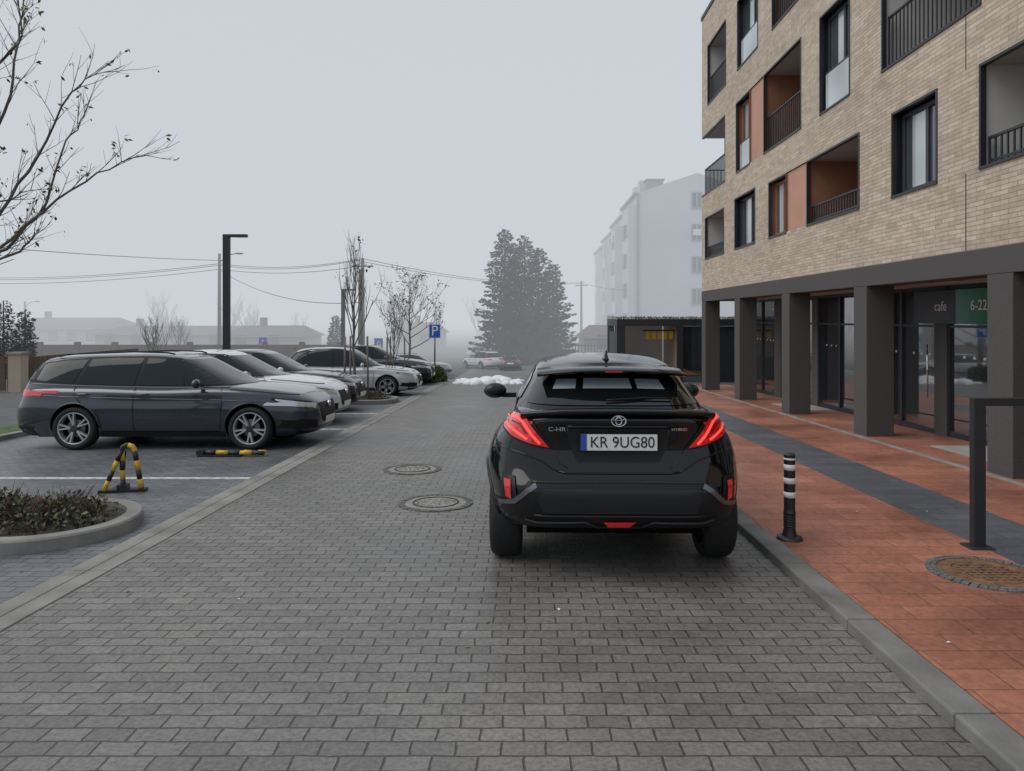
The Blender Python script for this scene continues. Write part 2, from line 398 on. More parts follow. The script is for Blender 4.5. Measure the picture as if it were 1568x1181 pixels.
def btree(name,x,y,h,spread,k='barkfar',depth=4,stem=.3,r=.05,leaf=0,n=4,up=.35,stakes=False,L0=.42):
    e=empty(name); mb=MB(); tips=[]
    b=Vector((x,y,zg(y)))
    nseg=8; pts=[b+Vector((R.uniform(-.03,.03),R.uniform(-.03,.03),h*.9*i/nseg)) for i in range(nseg+1)]
    mb.tube(pts,[r*(1-.85*i/nseg) for i in range(nseg+1)],k,6)
    cnt=18
    for i in range(cnt):
        t=stem+(1-stem)*i/cnt; q=t*nseg; j=min(int(q),nseg-1); s=pts[j].lerp(pts[j+1],q-j)
        a=i*2.4+R.uniform(-.4,.4); d=Vector((math.cos(a)*spread,math.sin(a)*spread,up+.5)).normalized()
        grow(mb,s,d,h*L0*(1.15-t)*R.uniform(.8,1.15)+.15,r*.42*(1.1-t)+.004,depth-2,k,tips,up,.55,n,3)
    if stakes:
        for a in (0,2.1,4.2): mb.tube([(x+.35*math.cos(a),y+.35*math.sin(a),zg(y)),(x+.33*math.cos(a),y+.33*math.sin(a),zg(y)+1.7)],.025,'wood',6)
    mb.obj('branches',e,fix=False)
    if leaf:
        ml=MB()
        for t in tips:
            if R.random()<leaf: leaves(ml,lambda:(t.x+R.uniform(-.1,.1),t.y+R.uniform(-.1,.1),t.z+R.uniform(-.15,.05)),3,.05,['leafa','leafb','leafc'],1)
        ml.obj('leaves',e,fix=False)
btree('young_tree',-4.35,18.0,4.3,.55,stem=.36,r=.045,n=3,up=.7,leaf=.03,stakes=True,L0=.35)
btree('birch_tree',-4.75,29,4.4,1.5,k='bark',stem=.3,r=.06,leaf=.55,n=4,up=.25,L0=.48)
btree('young_tree',-4.2,22.6,2.9,.5,stem=.3,r=.03,leaf=.1,n=3,up=.6,stakes=True)
btree('bare_tree',-16.5,31.5,2.6,.7,stem=.15,r=.05,n=4,up=.6)
btree('bare_tree',-22,45,3.0,.9,stem=.15,r=.06,n=4,up=.5)
# ---------------------------------------------------------------- conifers
def spruce(mb,x,y,h,rad,nb,nq=46,size=.15,pw=.62,lean=0):
    z0=zg(y)
    mb.tube([(x,y,z0),(x,y,z0+h*.98)],[.16*h/9,.02],'bark',7)
    for i in range(nb):
        t=.02+.965*(1-(1-(i+R.random())/nb)**.85) ; t=min(t,.985)
        a=i*2.39996+R.uniform(-.5,.5)
        L=rad*(1-t)**pw*R.choice([.72,.85,.95,1.0,1.08,1.18])+.12
        ca,sa=math.cos(a),math.sin(a); dr=R.uniform(.15,.42)
        for q in range(int(nq*(.35+.65*L/rad))):
            u=R.random()**.6
            z=z0+h*t-dr*L*u+.22*L*u*u
            w=(.05+.26*L*(1-u))*R.uniform(-1,1)
            hang=R.random()**1.5*(.1+.22*(1-u))
            c=Vector((x+ca*L*u-sa*w,y+sa*L*u+ca*w,max(z-hang,z0+.05)))
            out=Vector((ca-sa*w*1.5,sa+ca*w*1.5,R.uniform(-.5,.35))).normalized()
            side=out.cross(Vector((R.uniform(-.6,.6),R.uniform(-.6,.6),1))).normalized()
            s=size*R.uniform(.55,1.3)*(.65+.35*(1-t))
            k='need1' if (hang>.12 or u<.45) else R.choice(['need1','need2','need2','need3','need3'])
            mb.poly([c-out*s,c+side*s*.36,c+out*s*1.1,c-side*s*.36],k)
            if q%2: mb.poly([c-out*s*.7,c+Vector((0,0,-1))*s*.7+side*s*.2,c+out*s*.8,c-Vector((0,0,-1))*s*.15],k)
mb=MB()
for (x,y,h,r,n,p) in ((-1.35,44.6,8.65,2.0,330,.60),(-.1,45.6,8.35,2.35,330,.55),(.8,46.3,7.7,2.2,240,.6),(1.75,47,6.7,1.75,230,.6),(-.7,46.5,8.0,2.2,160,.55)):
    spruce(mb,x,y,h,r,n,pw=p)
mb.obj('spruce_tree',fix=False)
for (x,y,h,r,sz) in ((-21.3,29,3.25,.5,.09),(-20.7,29.4,2.9,.42,.09),(-12.3,46,3.2,.6,.12)):
    mb=MB(); spruce(mb,x,y,h,r,150,22,size=sz,pw=.42); mb.obj('thuja_tree',fix=False)
def bush(name,x0,x1,y0,y1,h,n,mats,size=.05):
    mb=MB()
    cl=[(R.uniform(x0,x1),R.uniform(y0,y1),R.uniform(.6,1)*h) for _ in range(max(5,int((x1-x0)*(y1-y0)*4)))]
    def g():
        c=R.choice(cl); rr=.3; a=R.random()*6.28; q=rr*math.sqrt(R.random()); return (c[0]+q*math.cos(a),c[1]+q*math.sin(a),zg(c[1])+.03+c[2]*R.random()*(1-(q/rr)**2*.5))
    leaves(mb,g,n,size,mats,1); mb.obj(name,fix=False)
bush('hedge_shrub',-4.0,-2.7,25.6,26.9,.85,6000,['leafa','leafc','leafb','leafe'])
bush('yellow_shrub',-20.3,-19,30,31,1.0,1500,['leafb','yellow','leafd'],.07)
bush('hedge_shrub',-5.6,-3.9,22,23.2,.5,2600,['leafc','leafd','leafa'])
bush('hedge_shrub',-2.8,3.2,42.2,43.2,.6,4200,['need1','need2','leafc'],.08)
mb=MB(); tips=[]
for i in range(16):
    x=R.uniform(-62,-34) if i<9 else R.uniform(-30,34); y=R.uniform(88,110)
    h=R.uniform(3,6.5); b=Vector((x,y,zg(y)))
    for j in range(6):
        a=R.random()*6.28; grow(mb,b,Vector((math.cos(a)*.45,math.sin(a)*.45,1)),h*.6,.09,3,'barkfar',tips,.3,.5,3,3)
mb.obj('distant_trees',fix=False)
mb=MB()
for i in range(80):
    x=R.uniform(-2.6,-.15); y=R.uniform(25.2,27.4); s=R.uniform(.08,.32)*(1.15-abs(x+1.35)/1.6)
    mb.ell((x,y,zg(y)+.02),(s*1.2,s,s*R.uniform(.6,1.0)),'snow',9,6)
mb.obj('snow_pile')
# ---------------------------------------------------------------- poles, wires, signs
def lamp(name,x,y,h,arm):
    e=empty(name,(x,y,zg(y))); mb=MB()
    mb.box(-.085,.085,-.06,.06,0,h,'pole'); mb.box(.0865,arm,-.06,.06,h-.075,h,'pole'); mb.box(.25,arm-.03,-.05,.05,h-.085,h-.076,'headlamp')
    mb.box(-.14,.14,-.14,.14,.0,.03,'pole'); mb.obj('post',e,bevel=.006)
lamp('street_lamp',-8.0,19,4.42,.55)
lamp('street_lamp',-8.75,34,4.0,.6)
def upole(name,x,y,h,cross=True,lampa=False):
    e=empty(name,(x,y,zg(y))); mb=MB(); mb.tube([(0,0,0),(0,0,h)],[.15,.09],'wood',8)
    if cross:
        mb.box(-.6,.6,-.05,.05,h-.5,h-.42,'wood')
        for q in (-.5,-.2,.2,.5): mb.tube([(q,0,h-.42),(q,0,h-.28)],.03,'whitep',6)
    if lampa: mb.tube([(0,0,h-.6),(.5,0,h-.1),(1.1,0,h)],.03,'pole',6); mb.ell((1.25,0,h),(.28,.1,.06),'pole')
    mb.obj('pole',e)
upole('utility_pole',-9.2,40,6.15)
upole('utility_pole',-19.4,45,7.0,False,True)
upole('utility_pole',-7.8,33.5,4.9,False)
upole('utility_pole',5.4,70,7.0)
upole('utility_pole',10.0,65,6.3)
upole('utility_pole',-50,71,5,False,True)
def wire(a,b,sag):
    a=Vector(a);b=Vector(b); pts=[]
    for i in range(17):
        t=i/16; p=a.lerp(b,t); p.z-=4*sag*t*(1-t); pts.append(p)
    return pts
mb=MB()
T=(-9.2,40,5.0); T2=(-19.4,45,5.1); T3=(5.4,70,5.2)
for dz,dx in ((0,0),(-.35,.2),(-.1,-.3)):
    mb.tube(wire((-45,52,4.8+dz*1.2),(T2[0],T2[1],T2[2]+dz),.5),.017,'wire',4)
    mb.tube(wire((T2[0],T2[1],T2[2]+dz),(T[0]+dx,T[1],T[2]+dz),.35),.015,'wire',4)
    if dz>-.3: mb.tube(wire((T[0]+dx,T[1],T[2]+dz),(T3[0],T3[1],T3[2]+dz),.6),.016,'wire',4)
mb.tube(wire((-30,24,5.3),(T2[0],T2[1],5.3),.3),.017,'wire',4)
mb.tube(wire((-19.4,45,4.7),(-7.8,33.5,2.4),.7),.015,'wire',4)
mb.tube(wire(T3,(10,65,4.3),.3),.02,'wire',4)
mb.tube(wire((10,65,4.3),(22,60,3.6),.3),.02,'wire',4)
mb.obj('overhead_cables',fix=False)
def sign(name,x,y,top,s,txt):
    e=empty(name,(x,y,zg(y))); mb=MB(); mb.tube([(0,.03,0),(0,.03,top)],.03,'satin',8)
    mb.box(-s/2,s/2,-.012,.004,top-s*1.2,top,'whitep'); mb.box(-s/2+.02,s/2-.02,-.018,-.0125,top-s*1.2+.02,top-.02,'signblue'); 
    if txt!='P':
        mb.poly([(-s*.36,-.021,top-s*.98),(s*.36,-.021,top-s*.98),(0,-.021,top-s*.25)],'whitep')
        mb.tube([(-.04*s,-.028,top-s*.8),(.05*s,-.028,top-s*.5)],.03,'text',5)
    mb.obj('panel',e)
    if txt=='P': text('letter','P',s*1.2,(0,-.022,top-s*.6),(math.pi/2,0,0),'whitep',e,ext=.003)
sign('parking_sign',-3.45,26.8,2.18,.44,'P')
sign('crosswalk_sign',-14.8,40,1.72,.5,'c')
sign('crosswalk_sign',-8.3,40,1.66,.5,'c')
# ---------------------------------------------------------------- bollard, barriers, railing
e=empty('bollard',(2.07,5.6,zg(5.6)+.07)); mb=MB()
mb.lathe([(.1,0),(.095,.02),(.06,.03),(1e-4,.03)],'blackp',n=28)
mb.lathe([(.058,.03),(.05,.055),(.043,.10),(.043,.2),(.047,.205),(.047,.215),(.043,.22),(.043,.25)],'blackp',n=28)
bands=[(.25,.33,'blackp'),(.33,.375,'whitep'),(.375,.44,'blackp'),(.44,.485,'whitep'),(.485,.545,'blackp'),(.545,.59,'whitep'),(.59,.625,'blackp'),(.625,.64,'whitep'),(.64,.665,'blackp')]
for a,b,k in bands:
    r=.043+(.002 if k=='whitep' else 0); mb.lathe([(.043,a),(r,a+.001),(r,b-.001),(.043,b)],k,n=28)
mb.lathe([(.043,.665),(.036,.675),(1e-4,.678)],'blackp',n=28)
for i in range(6): mb.lathe([(.044,.10+i*.02),(.049,.107+i*.02),(.044,.114+i*.02)],'blackp',n=24)
mb.obj('post',e)
def stripes(mb,pts,r,seg=.085):
    P=[Vector(p) for p in pts]
    L=[0]
    for a,b in zip(P[:-1],P[1:]): L.append(L[-1]+(b-a).length)
    n=max(2,round(L[-1]/seg)); 
    def at(s):
        for i in range(len(P)-1):
            if s<=L[i+1]+1e-9: return P[i].lerp(P[i+1],(s-L[i])/(L[i+1]-L[i]))
        return P[-1]
    for i in range(n):
        a,b=L[-1]*i/n,L[-1]*(i+1)/n
        q=[at(a)]+[P[j] for j in range(len(P)) if a+1e-4<L[j]<b-1e-4]+[at(b)]
        mb.tube(q,r,'yellow' if i%2 else 'blackp',10,True)
e=empty('parking_barrier',(-4.27,7.6,zg(7.6)+.012),(0,0,.2)); mb=MB()
arc=[(-.03,0,.03),(-.045,0,.44),(-.03,0,.48),(.01,0,.5),(.06,0,.48),(.08,0,.44),(.15,0,.03)]
stripes(mb,arc,.026,.1)
stripes(mb,[(-.04,-.02,.44),(-.2,-.05,.03)],.024,.1)
stripes(mb,[(-.03,.03,.44),(-.13,.28,.03)],.022,.1)
mb.box(-.26,.2,-.05,.05,0,.03,'blackp'); mb.box(-.17,-.09,.0,.34,.0,.025,'blackp')
mb.box(-.08,.02,-.05,.05,.03,.08,'blackp')
mb.obj('frame',e)
e=empty('parking_barrier',(-4.05,9.85,zg(9.85)+.012)); mb=MB()
stripes(mb,[(-.4,0,.06),(.42,0,.05)],.03,.16); stripes(mb,[(.0,.1,.05),(.42,.08,.05)],.026,.12)
mb.box(-.48,.1,-.06,.12,0,.03,'blackp'); mb.box(-.5,-.4,-.05,.05,.03,.09,'blackp'); mb.obj('frame',e)
e=empty('railing',(3.41,5.38,zg(5.38)+.07)); mb=MB()
mb.box(-.045,.045,-.03,.03,0,1.13,'pole'); mb.box(1.4,1.49,-.03,.03,0,1.13,'pole'); mb.box(.0455,1.3995,-.03,.03,1.07,1.13,'pole'); mb.box(-.09,.09,-.08,.08,.0,.012,'pole')
mb.obj('frame',e,bevel=.004)
# ---------------------------------------------------------------- right apartment building
XF=5.5; YE=22.3; Y0=0.5; ZB=2.49; ZT=10.95
bld=empty('brick_apartment_building')
ops=[
 (19.8,21.9,3.48,4.73,'logw'),(17.1,18.8,3.48,4.80,'win'),
 (15.05,16.16,3.48,4.73,'wino'),(11.75,13.97,3.48,4.73,'logo'),(9.52,10.72,3.48,4.73,'win'),(6.7,8.64,3.48,4.73,'logw'),(3.5,5,3.48,4.73,'win'),
 (19.7,22.3,5.47,7.28,'corner'),(17.5,18.67,5.47,7.28,'wino'),(14.24,16.5,5.47,7.28,'logo'),(12.09,13.35,5.47,7.28,'win'),(8.6,11.02,5.47,7.28,'logw'),(5.8,7.1,5.47,7.28,'win'),
 (19.6,21.6,8.12,9.9,'logw'),(16.9,18.56,8.12,9.9,'win'),(14.0,15.94,8.12,9.9,'logo'),(11.4,12.6,8.12,9.9,'win'),(8,10.4,8.12,9.9,'logw'),(5.2,6.6,8.12,9.9,'win')]
mb=MB()
ys=sorted(set([Y0,YE]+[o[0] for o in ops]+[o[1] for o in ops])); zs=sorted(set([ZB,ZT]+[o[2] for o in ops]+[o[3] for o in ops]))
for a,b in zip(ys[:-1],ys[1:]):
    for c,d in zip(zs[:-1],zs[1:]):
        my,mz=(a+b)/2,(c+d)/2
        if any(o[0]<my<o[1] and o[2]<mz<o[3] for o in ops): continue
        if (13.97<my<15.05 and 3.48<mz<4.73) or (16.5<my<17.5 and 5.47<mz<7.28): continue
        mb.poly([(XF,a,c),(XF,b,c),(XF,b,d),(XF,a,d)],'brick')
for x0,x1,z0,z1 in ((XF,18,ZB,5.47),(7.3,18,5.47,7.28),(XF,18,7.28,ZT)):
    mb.poly([(x0,YE,z0),(x1,YE,z0),(x1,YE,z1),(x0,YE,z1)],'brickx')
mb.poly([(XF,Y0,ZB),(18,Y0,ZB),(18,Y0,ZT),(XF,Y0,ZT)],'brickx')
mb.poly([(18,Y0,-1),(18,YE,-1),(18,YE,ZT),(18,Y0,ZT)],'brick')
mb.obj('brick_walls',bld,fix=False)
mb=MB()
mb.box(XF+.03,XF+.3,13.972,15.048,3.482,4.728,'salmon'); mb.box(XF+.03,XF+.3,16.502,17.498,5.482,7.278,'salmon')
mb.obj('salmon_panels',bld)
mr=MB(); mw=MB(); ml=MB()
for (a,b,c,d,t) in ops:
    dep=.22 if t.startswith('win') else 1.45
    side={'logw':'offwhite','logo':'orange','win':'anth','wino':'orange','corner':'offwhite'}[t]
    x1=XF+dep; x0=XF
    if t=='corner': x1=7.3
    mr.poly([(x0,a,c),(x1,a,c),(x1,a,d),(x0,a,d)],side)
    if t!='corner': mr.poly([(x0,b,c),(x1,b,c),(x1,b,d),(x0,b,d)],side)
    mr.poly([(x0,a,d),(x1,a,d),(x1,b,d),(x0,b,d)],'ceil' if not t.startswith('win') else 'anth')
    mr.poly([(x0,a,c),(x1,a,c),(x1,b,c),(x0,b,c)],'kerb' if not t.startswith('win') else 'anth')
    mr.poly([(x1,a,c),(x1,b,c),(x1,b,d),(x1,a,d)],'offwhite' if t in('logw','corner') else ('orange' if t=='logo' else 'anth'))
    f=.035
    bb=b if t!='corner' else b-.002
    ml.box(XF-.02,XF+.05,a+.001,bb-.001,c-.03,c+.004,'sill')
    ml.box(XF-.012,XF+.06,a+.001,a+f,c+.005,d-.001,'anth')
    if t!='corner': ml.box(XF-.012,XF+.06,b-f,b-.001,c+.005,d-.001,'anth')
    ml.box(XF-.012,XF+.06,a+f+.001,bb-f-.001,d-f,d-.001,'anth')
    if t.startswith('win'):
        gx=XF+.17; 
        ym=a+(b-a)*(.42 if t=='win' else .5)
        fr='anth2' if t=='win' else 'orange'
        mw.box(gx-.03,gx+.03,a+.04,a+.11,c+.01,d-.04,fr); mw.box(gx-.03,gx+.03,b-.11,b-.04,c+.01,d-.04,fr)
        mw.box(gx-.03,gx+.03,ym-.035,ym+.035,c+.01,d-.04,fr)
        mw.box(gx-.03,gx+.03,a+.111,ym-.036,d-.11,d-.041,fr); mw.box(gx-.03,gx+.03,ym+.036,b-.111,d-.11,d-.041,fr)
        mw.box(gx-.03,gx+.03,a+.111,ym-.036,c+.01,c+.08,fr); mw.box(gx-.03,gx+.03,ym+.036,b-.111,c+.01,c+.08,fr)
        mw.box(gx,gx+.01,a+.111,ym-.036,c+.081,d-.111,'glass'); mw.box(gx,gx+.01,ym+.036,b-.111,c+.081,d-.111,'glass')
        cw=(b-ym)*R.uniform(.5,.9)
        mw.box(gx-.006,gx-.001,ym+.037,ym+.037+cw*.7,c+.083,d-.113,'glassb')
        if d-c>1.5:
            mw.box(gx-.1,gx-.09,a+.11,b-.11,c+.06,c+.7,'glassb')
            mw.box(gx-.105,gx-.085,a+.1,b-.1,c+.701,c+.73,'anth')
    else:
        rh=.36 if c<5 else .82
        def rail(p,q):
            p=Vector(p);q=Vector(q); L=(q-p).length; n=int(L/.105); dx=(q-p)/L
            for i in range(n+1):
                s=p+dx*(L*i/n); ml.box(s.x-.008,s.x+.008,s.y-.012,s.y+.012,c+.01,c+rh-.03,'anth')
            if abs(dx.y)>.5: ml.box(p.x-.02,p.x+.02,p.y,q.y,c+rh-.03,c+rh,'anth'); ml.box(p.x-.012,p.x+.012,p.y,q.y,c+.05,c+.08,'anth')
            else: ml.box(p.x,q.x,p.y-.02,p.y+.02,c+rh-.03,c+rh,'anth')
        rail((XF+.09,a+.04,0),(XF+.09,b-.05,0))
        if t=='corner': rail((XF+.14,b-.06,0),(7.2,b-.06,0))
        gx=x1-.03; mw.box(gx-.04,gx,a+.25,a+.25+(b-a)*.5,c+.02,d-.2,'anth2'); mw.box(gx-.05,gx-.041,a+.33,a+.17+(b-a)*.5,c+.1,d-.28,'glass')
mr.obj('reveals',bld,fix=False); mw.obj('windows',bld); ml.obj('railings_and_frames',bld)
mb=MB()
mb.box(XF-.03,XF+.3,Y0,YE+.03,ZT+.001,ZT+.12,'anth'); mb.box(XF+.301,18,Y0,YE+.03,ZT+.001,ZT+.08,'anth2')
mb.box(XF-.004,XF+.002,8.9,8.915,ZB+.01,3.46,'anth'); mb.box(XF-.004,XF+.002,8.9,8.915,4.76,5.44,'anth'); 
mb.obj('roof_and_parapet',bld)
mb=MB()
mb.box(XF-.01,XF+.45,Y0,YE+.01,2.17,ZB-.001,'colgrey')
for y in (1.15,4.6,8.04,11.5,14.88,18.35,21.85):
    mb.box(XF-.006,XF+.44,y,y+.45,-1,2.169,'colgrey')
for x in (8.5,12,15.5): mb.box(x,x+.4,YE-.42,YE+.008,-1,2.169,'colgrey')
mb.obj('columns_and_band',bld,bevel=.006)
mb=MB()
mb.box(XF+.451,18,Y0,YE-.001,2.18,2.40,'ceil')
for y in (10,13.2,16.6,20):
    mb.lathe([(.06,2.17),(.055,2.176),(1e-4,2.177)],'headlamp',c=(6.1,y,0),n=16)
XG=6.85
mb.box(XG+.06,XG+.3,Y0,YE-.5,-1,2.179,'anth')
mb.box(XG+.301,18,YE-.5,YE-.3,-1,2.179,'anth2')
segs=[]
y=YE-.6; i=0
pat=[('g',1.1),('g',1.1),('w',.5),('g',.95),('d',1.1),('w',.35)]
while y>Y0+1:
    k,w=pat[i%6]; segs.append((max(y-w,Y0),y,k)); y-=w; i+=1
for a,b,k in segs:
    zb=zg((a+b)/2)+.06
    if k=='w': mb.box(XG-.06,XG+.05,a+.002,b-.002,zb-.4,2.178,'colgrey'); continue
    mb.box(XG,XG+.02,a+.03,b-.03,zb+.06,2.17,'shopglass')
    mb.box(XG-.04,XG+.045,a+.001,a+.04,zb-.3,2.178,'anth'); mb.box(XG-.04,XG+.045,b-.04,b-.001,zb-.3,2.178,'anth')
    mb.box(XG-.035,XG+.04,a+.041,b-.041,zb-.3,zb+.08,'anth'); mb.box(XG-.035,XG+.04,a+.041,b-.041,1.50,1.54,'anth')
    mb.box(XG-.035,XG+.04,a+.041,b-.041,2.12,2.178,'anth')
    if k=='d': mb.tube([(XG-.09,a+.15,zb+.6),(XG-.09,a+.15,zb+1.5)],.014,'chrome',8)
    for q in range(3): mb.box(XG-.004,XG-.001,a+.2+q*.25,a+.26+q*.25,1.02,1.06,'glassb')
mb.box(XG-.10,XG-.062,10.2,11.2,1.56,2.1,'green'); mb.box(XG-.10,XG-.062,11.21,12.4,1.56,2.1,'anth')
mb.obj('shopfront',bld)
text('cafe_sign','cafe',.22,(XG-.104,11.6,1.84),(math.pi/2,0,-math.pi/2),'whitep',bld)
text('hours_sign','6-22',.22,(XG-.104,10.62,1.84),(math.pi/2,0,-math.pi/2),'whitep',bld)
# ---------------------------------------------------------------- bin shelter
e=empty('bin_shelter'); mb=MB(); 
x0,x1,y0,y1=3.35,6.9,26.3,29.5; zt=1.62; zb=zg(26)-.1
mb.box(x0,x1+2,y0,y1,zt-.26,zt,'anth'); 
for (a,b) in ((x0,x0+.3),(5.6,5.8),(6.5,6.7),(8.6,8.88)): mb.box(a,b,y0+.01,y0+.25,zb,zt-.261,'anth')
mb.box(x0,x0+.25,y1-.3,y1-.01,zb,zt-.261,'anth')
mb.box(x0+.3,5.6,y1-.25,y1-.1,zb,zt-.261,'beige'); mb.box(x0+.05,x0+.12,y0+.4,y1-.4,zb,zt-.5,'anth2')
mb.box(5.61,5.7,y0+.3,y1-.3,zb,zt-.265,'beige')
for i in range(5): mb.box(4.5+i*.22,4.64+i*.22,y0+.5,y0+.53,.86,1.16,'yellow')
mb.box(4.4,5.58,y0+.5,y0+.53,1.161,1.22,'anth')
mb.box(5.81,6.49,y0+.1,y0+.13,zb+.1,zt-.265,'shopglass'); mb.box(6.72,8.58,y0+.1,y0+.13,zb+.1,zt-.265,'anth')
mb.box(4.0,4.9,y0+1.6,y0+2.4,zb,.1,'anth2'); mb.box(4.0,4.9,y0+1.55,y0+2.4,.101,.16,'green')
mb.obj('structure',e)
ml=MB(); leaves(ml,lambda:(R.uniform(x0+.1,x1+1.8),R.uniform(y0+.1,y1-.1),zt+R.uniform(0,.09)),1300,.035,['leafc','leafb','leafd'],3); ml.obj('roof_plants',e,fix=False)
# ---------------------------------------------------------------- white apartment block
e=empty('white_apartment_block'); mb=MB()
ax,ay,ax2=9.3,60,19.5; gz=-1.9
hz=12.2; apx=14.4; apz=13.9
mb.poly([(ax,ay,gz),(ax2,ay,gz),(ax2,ay,hz),(apx,ay,apz),(ax,ay,hz)],'aptwhite')
steps=[(60,69,12.2),(69,78,11.6),(78,87,11.0),(87,97,10.4)]
for a,b,h in steps:
    mb.poly([(ax,a,gz),(ax,b,gz),(ax,b,h),(ax,a,h)],'aptwhite'); mb.poly([(ax,b,gz),(ax2,b,gz),(ax2,b,h),(apx,b,h+1.7),(ax,b,h)],'aptwhite')
    mb.poly([(ax,a,h),(ax,b,h),(apx,b,h+1.7),(apx,a,h+1.7)],'aptgrey'); mb.poly([(ax2,a,h),(ax2,b,h),(apx,b,h+1.7),(apx,a,h+1.7)],'aptgrey')
    mb.box(ax-.25,ax-.002,a+.0,b-.02,h-.15,h+.05,'aptgrey')
    for fl in range(4):
        z=gz+2.6+fl*2.75
        mb.box(ax-.05,ax-.004,a+.5,b-.5,z+.1,z+1.45,'aptgrey')
        for wv in range(3):
            yy=a+1+wv*2.7; mb.box(ax-.12,ax-.052,yy,yy+1.5,z+.15,z+1.4,'aptwin'); mb.box(ax-.14,ax-.121,yy+.72,yy+.78,z+.15,z+1.4,'whitep')
    mb.box(ax-.7,ax-.002,a+.0,a+.35,gz,h-1,'aptwhite')
    for q in (.25,.6): mb.box(ax+.6,ax+1.8,a+(b-a)*q,a+(b-a)*q+1.2,h+.1,h+1.5,'aptwhite')
for fl in range(5):
    z=gz+1.9+fl*2.7
    mb.box(13.9,14.8,ay-.06,ay-.003,z,z+1.5,'aptgrey'); mb.box(14.0,14.7,ay-.1,ay-.061,z+.2,z+1.4,'aptwin'); mb.box(14.33,14.37,ay-.11,ay-.101,z+.2,z+1.4,'whitep')
mb.box(14.0,14.6,ay-.5,ay-.12,8.6,9.1,'whitep')
mb.box(9.3,9.5,ay-.12,ay-.002,gz,hz,'aptgrey')
mb.box(10.2,11.6,ay+.3,ay+1.6,hz+.2,hz+1.15,'aptgrey')
mb.box(10.1,11.7,ay+.2,ay+1.7,hz+1.151,hz+1.25,'aptgrey')
mb.obj('block',e,fix=False)
# ---------------------------------------------------------------- houses
def house(name,x0,x1,y0,y1,h,rh,wall='housewall'):
    e=empty(name); mb=MB(); z=zg(y0)-.2
    mb.box(x0,x1,y0,y1,z,z+h,wall); ym=(y0+y1)/2; o=.35
    mb.poly([(x0-o,y0-o,z+h-.05),(x1+o,y0-o,z+h-.05),(x1-.6,ym,z+h+rh),(x0+.6,ym,z+h+rh)],'roof'); mb.poly([(x0-o,y1+o,z+h-.05),(x1+o,y1+o,z+h-.05),(x1-.6,ym,z+h+rh),(x0+.6,ym,z+h+rh)],'roof')
    mb.poly([(x0-o,y0-o,z+h-.05),(x0-o,y1+o,z+h-.05),(x0+.6,ym,z+h+rh)],'roof'); mb.poly([(x1+o,y0-o,z+h-.05),(x1+o,y1+o,z+h-.05),(x1-.6,ym,z+h+rh)],'roof')
    n=int((x1-x0)/2.2)
    for i in range(n):
        x=x0+1+i*(x1-x0-1)/n; mb.box(x,x+.9,y0-.05,y0-.003,z+1.0,z+2.1,'aptwin'); mb.box(x-.05,x+.95,y0-.08,y0-.051,z+.92,z+.99,'whitep')
    mb.box(x0+2,x0+2.5,ym-.2,ym+.3,z+h,z+h+rh+.7,'fence'); mb.obj('house',e)
house('bungalow',-40,-27,66,73,2.0,.8)
house('bungalow',-25.5,-19,60,66,2.0,.9)
house('bungalow',-56,-45,76,84,2.4,1.2)
house('bungalow',4.2,8.2,52,57,1.9,.9,'housewall')
house('bungalow',-14,-9,74,80,2.0,1.1)
mb=MB()
for x in range(-34,-9,2):
    mb.box(x+.15,x+2,38,38.1,zg(38),zg(38)+1.3,'fence'); mb.box(x-.12,x+.14,37.95,38.15,zg(38),zg(38)+1.45,'fence')
mb.obj('brown_fence')
mb=MB(); mb.box(-15.8,-15.42,21.7,22.05,zg(21.7),zg(21.7)+1.15,'beige'); mb.box(-15.84,-15.38,21.66,22.09,zg(21.7)+1.151,zg(21.7)+1.22,'kerb')
for i in range(34): mb.box(-15.75,-15.7,22.1+i*.2,22.22+i*.2,zg(24)+.05,zg(24)+1.1,'fence')
for i in range(40): mb.box(-15.9-i*.25,-15.72-i*.25,21.8,21.84,zg(22)+.05,zg(22)+1.1,'fence')
mb.obj('garden_fence')
mb=MB()
for i in range(30): mb.box(2.9+i*.22,2.97+i*.22,49,49.04,zg(49),zg(49)+1.3,'leafc')
mb.box(2.9,9.4,49.05,49.08,zg(49)+1.1,zg(49)+1.16,'leafc'); mb.obj('green_fence')
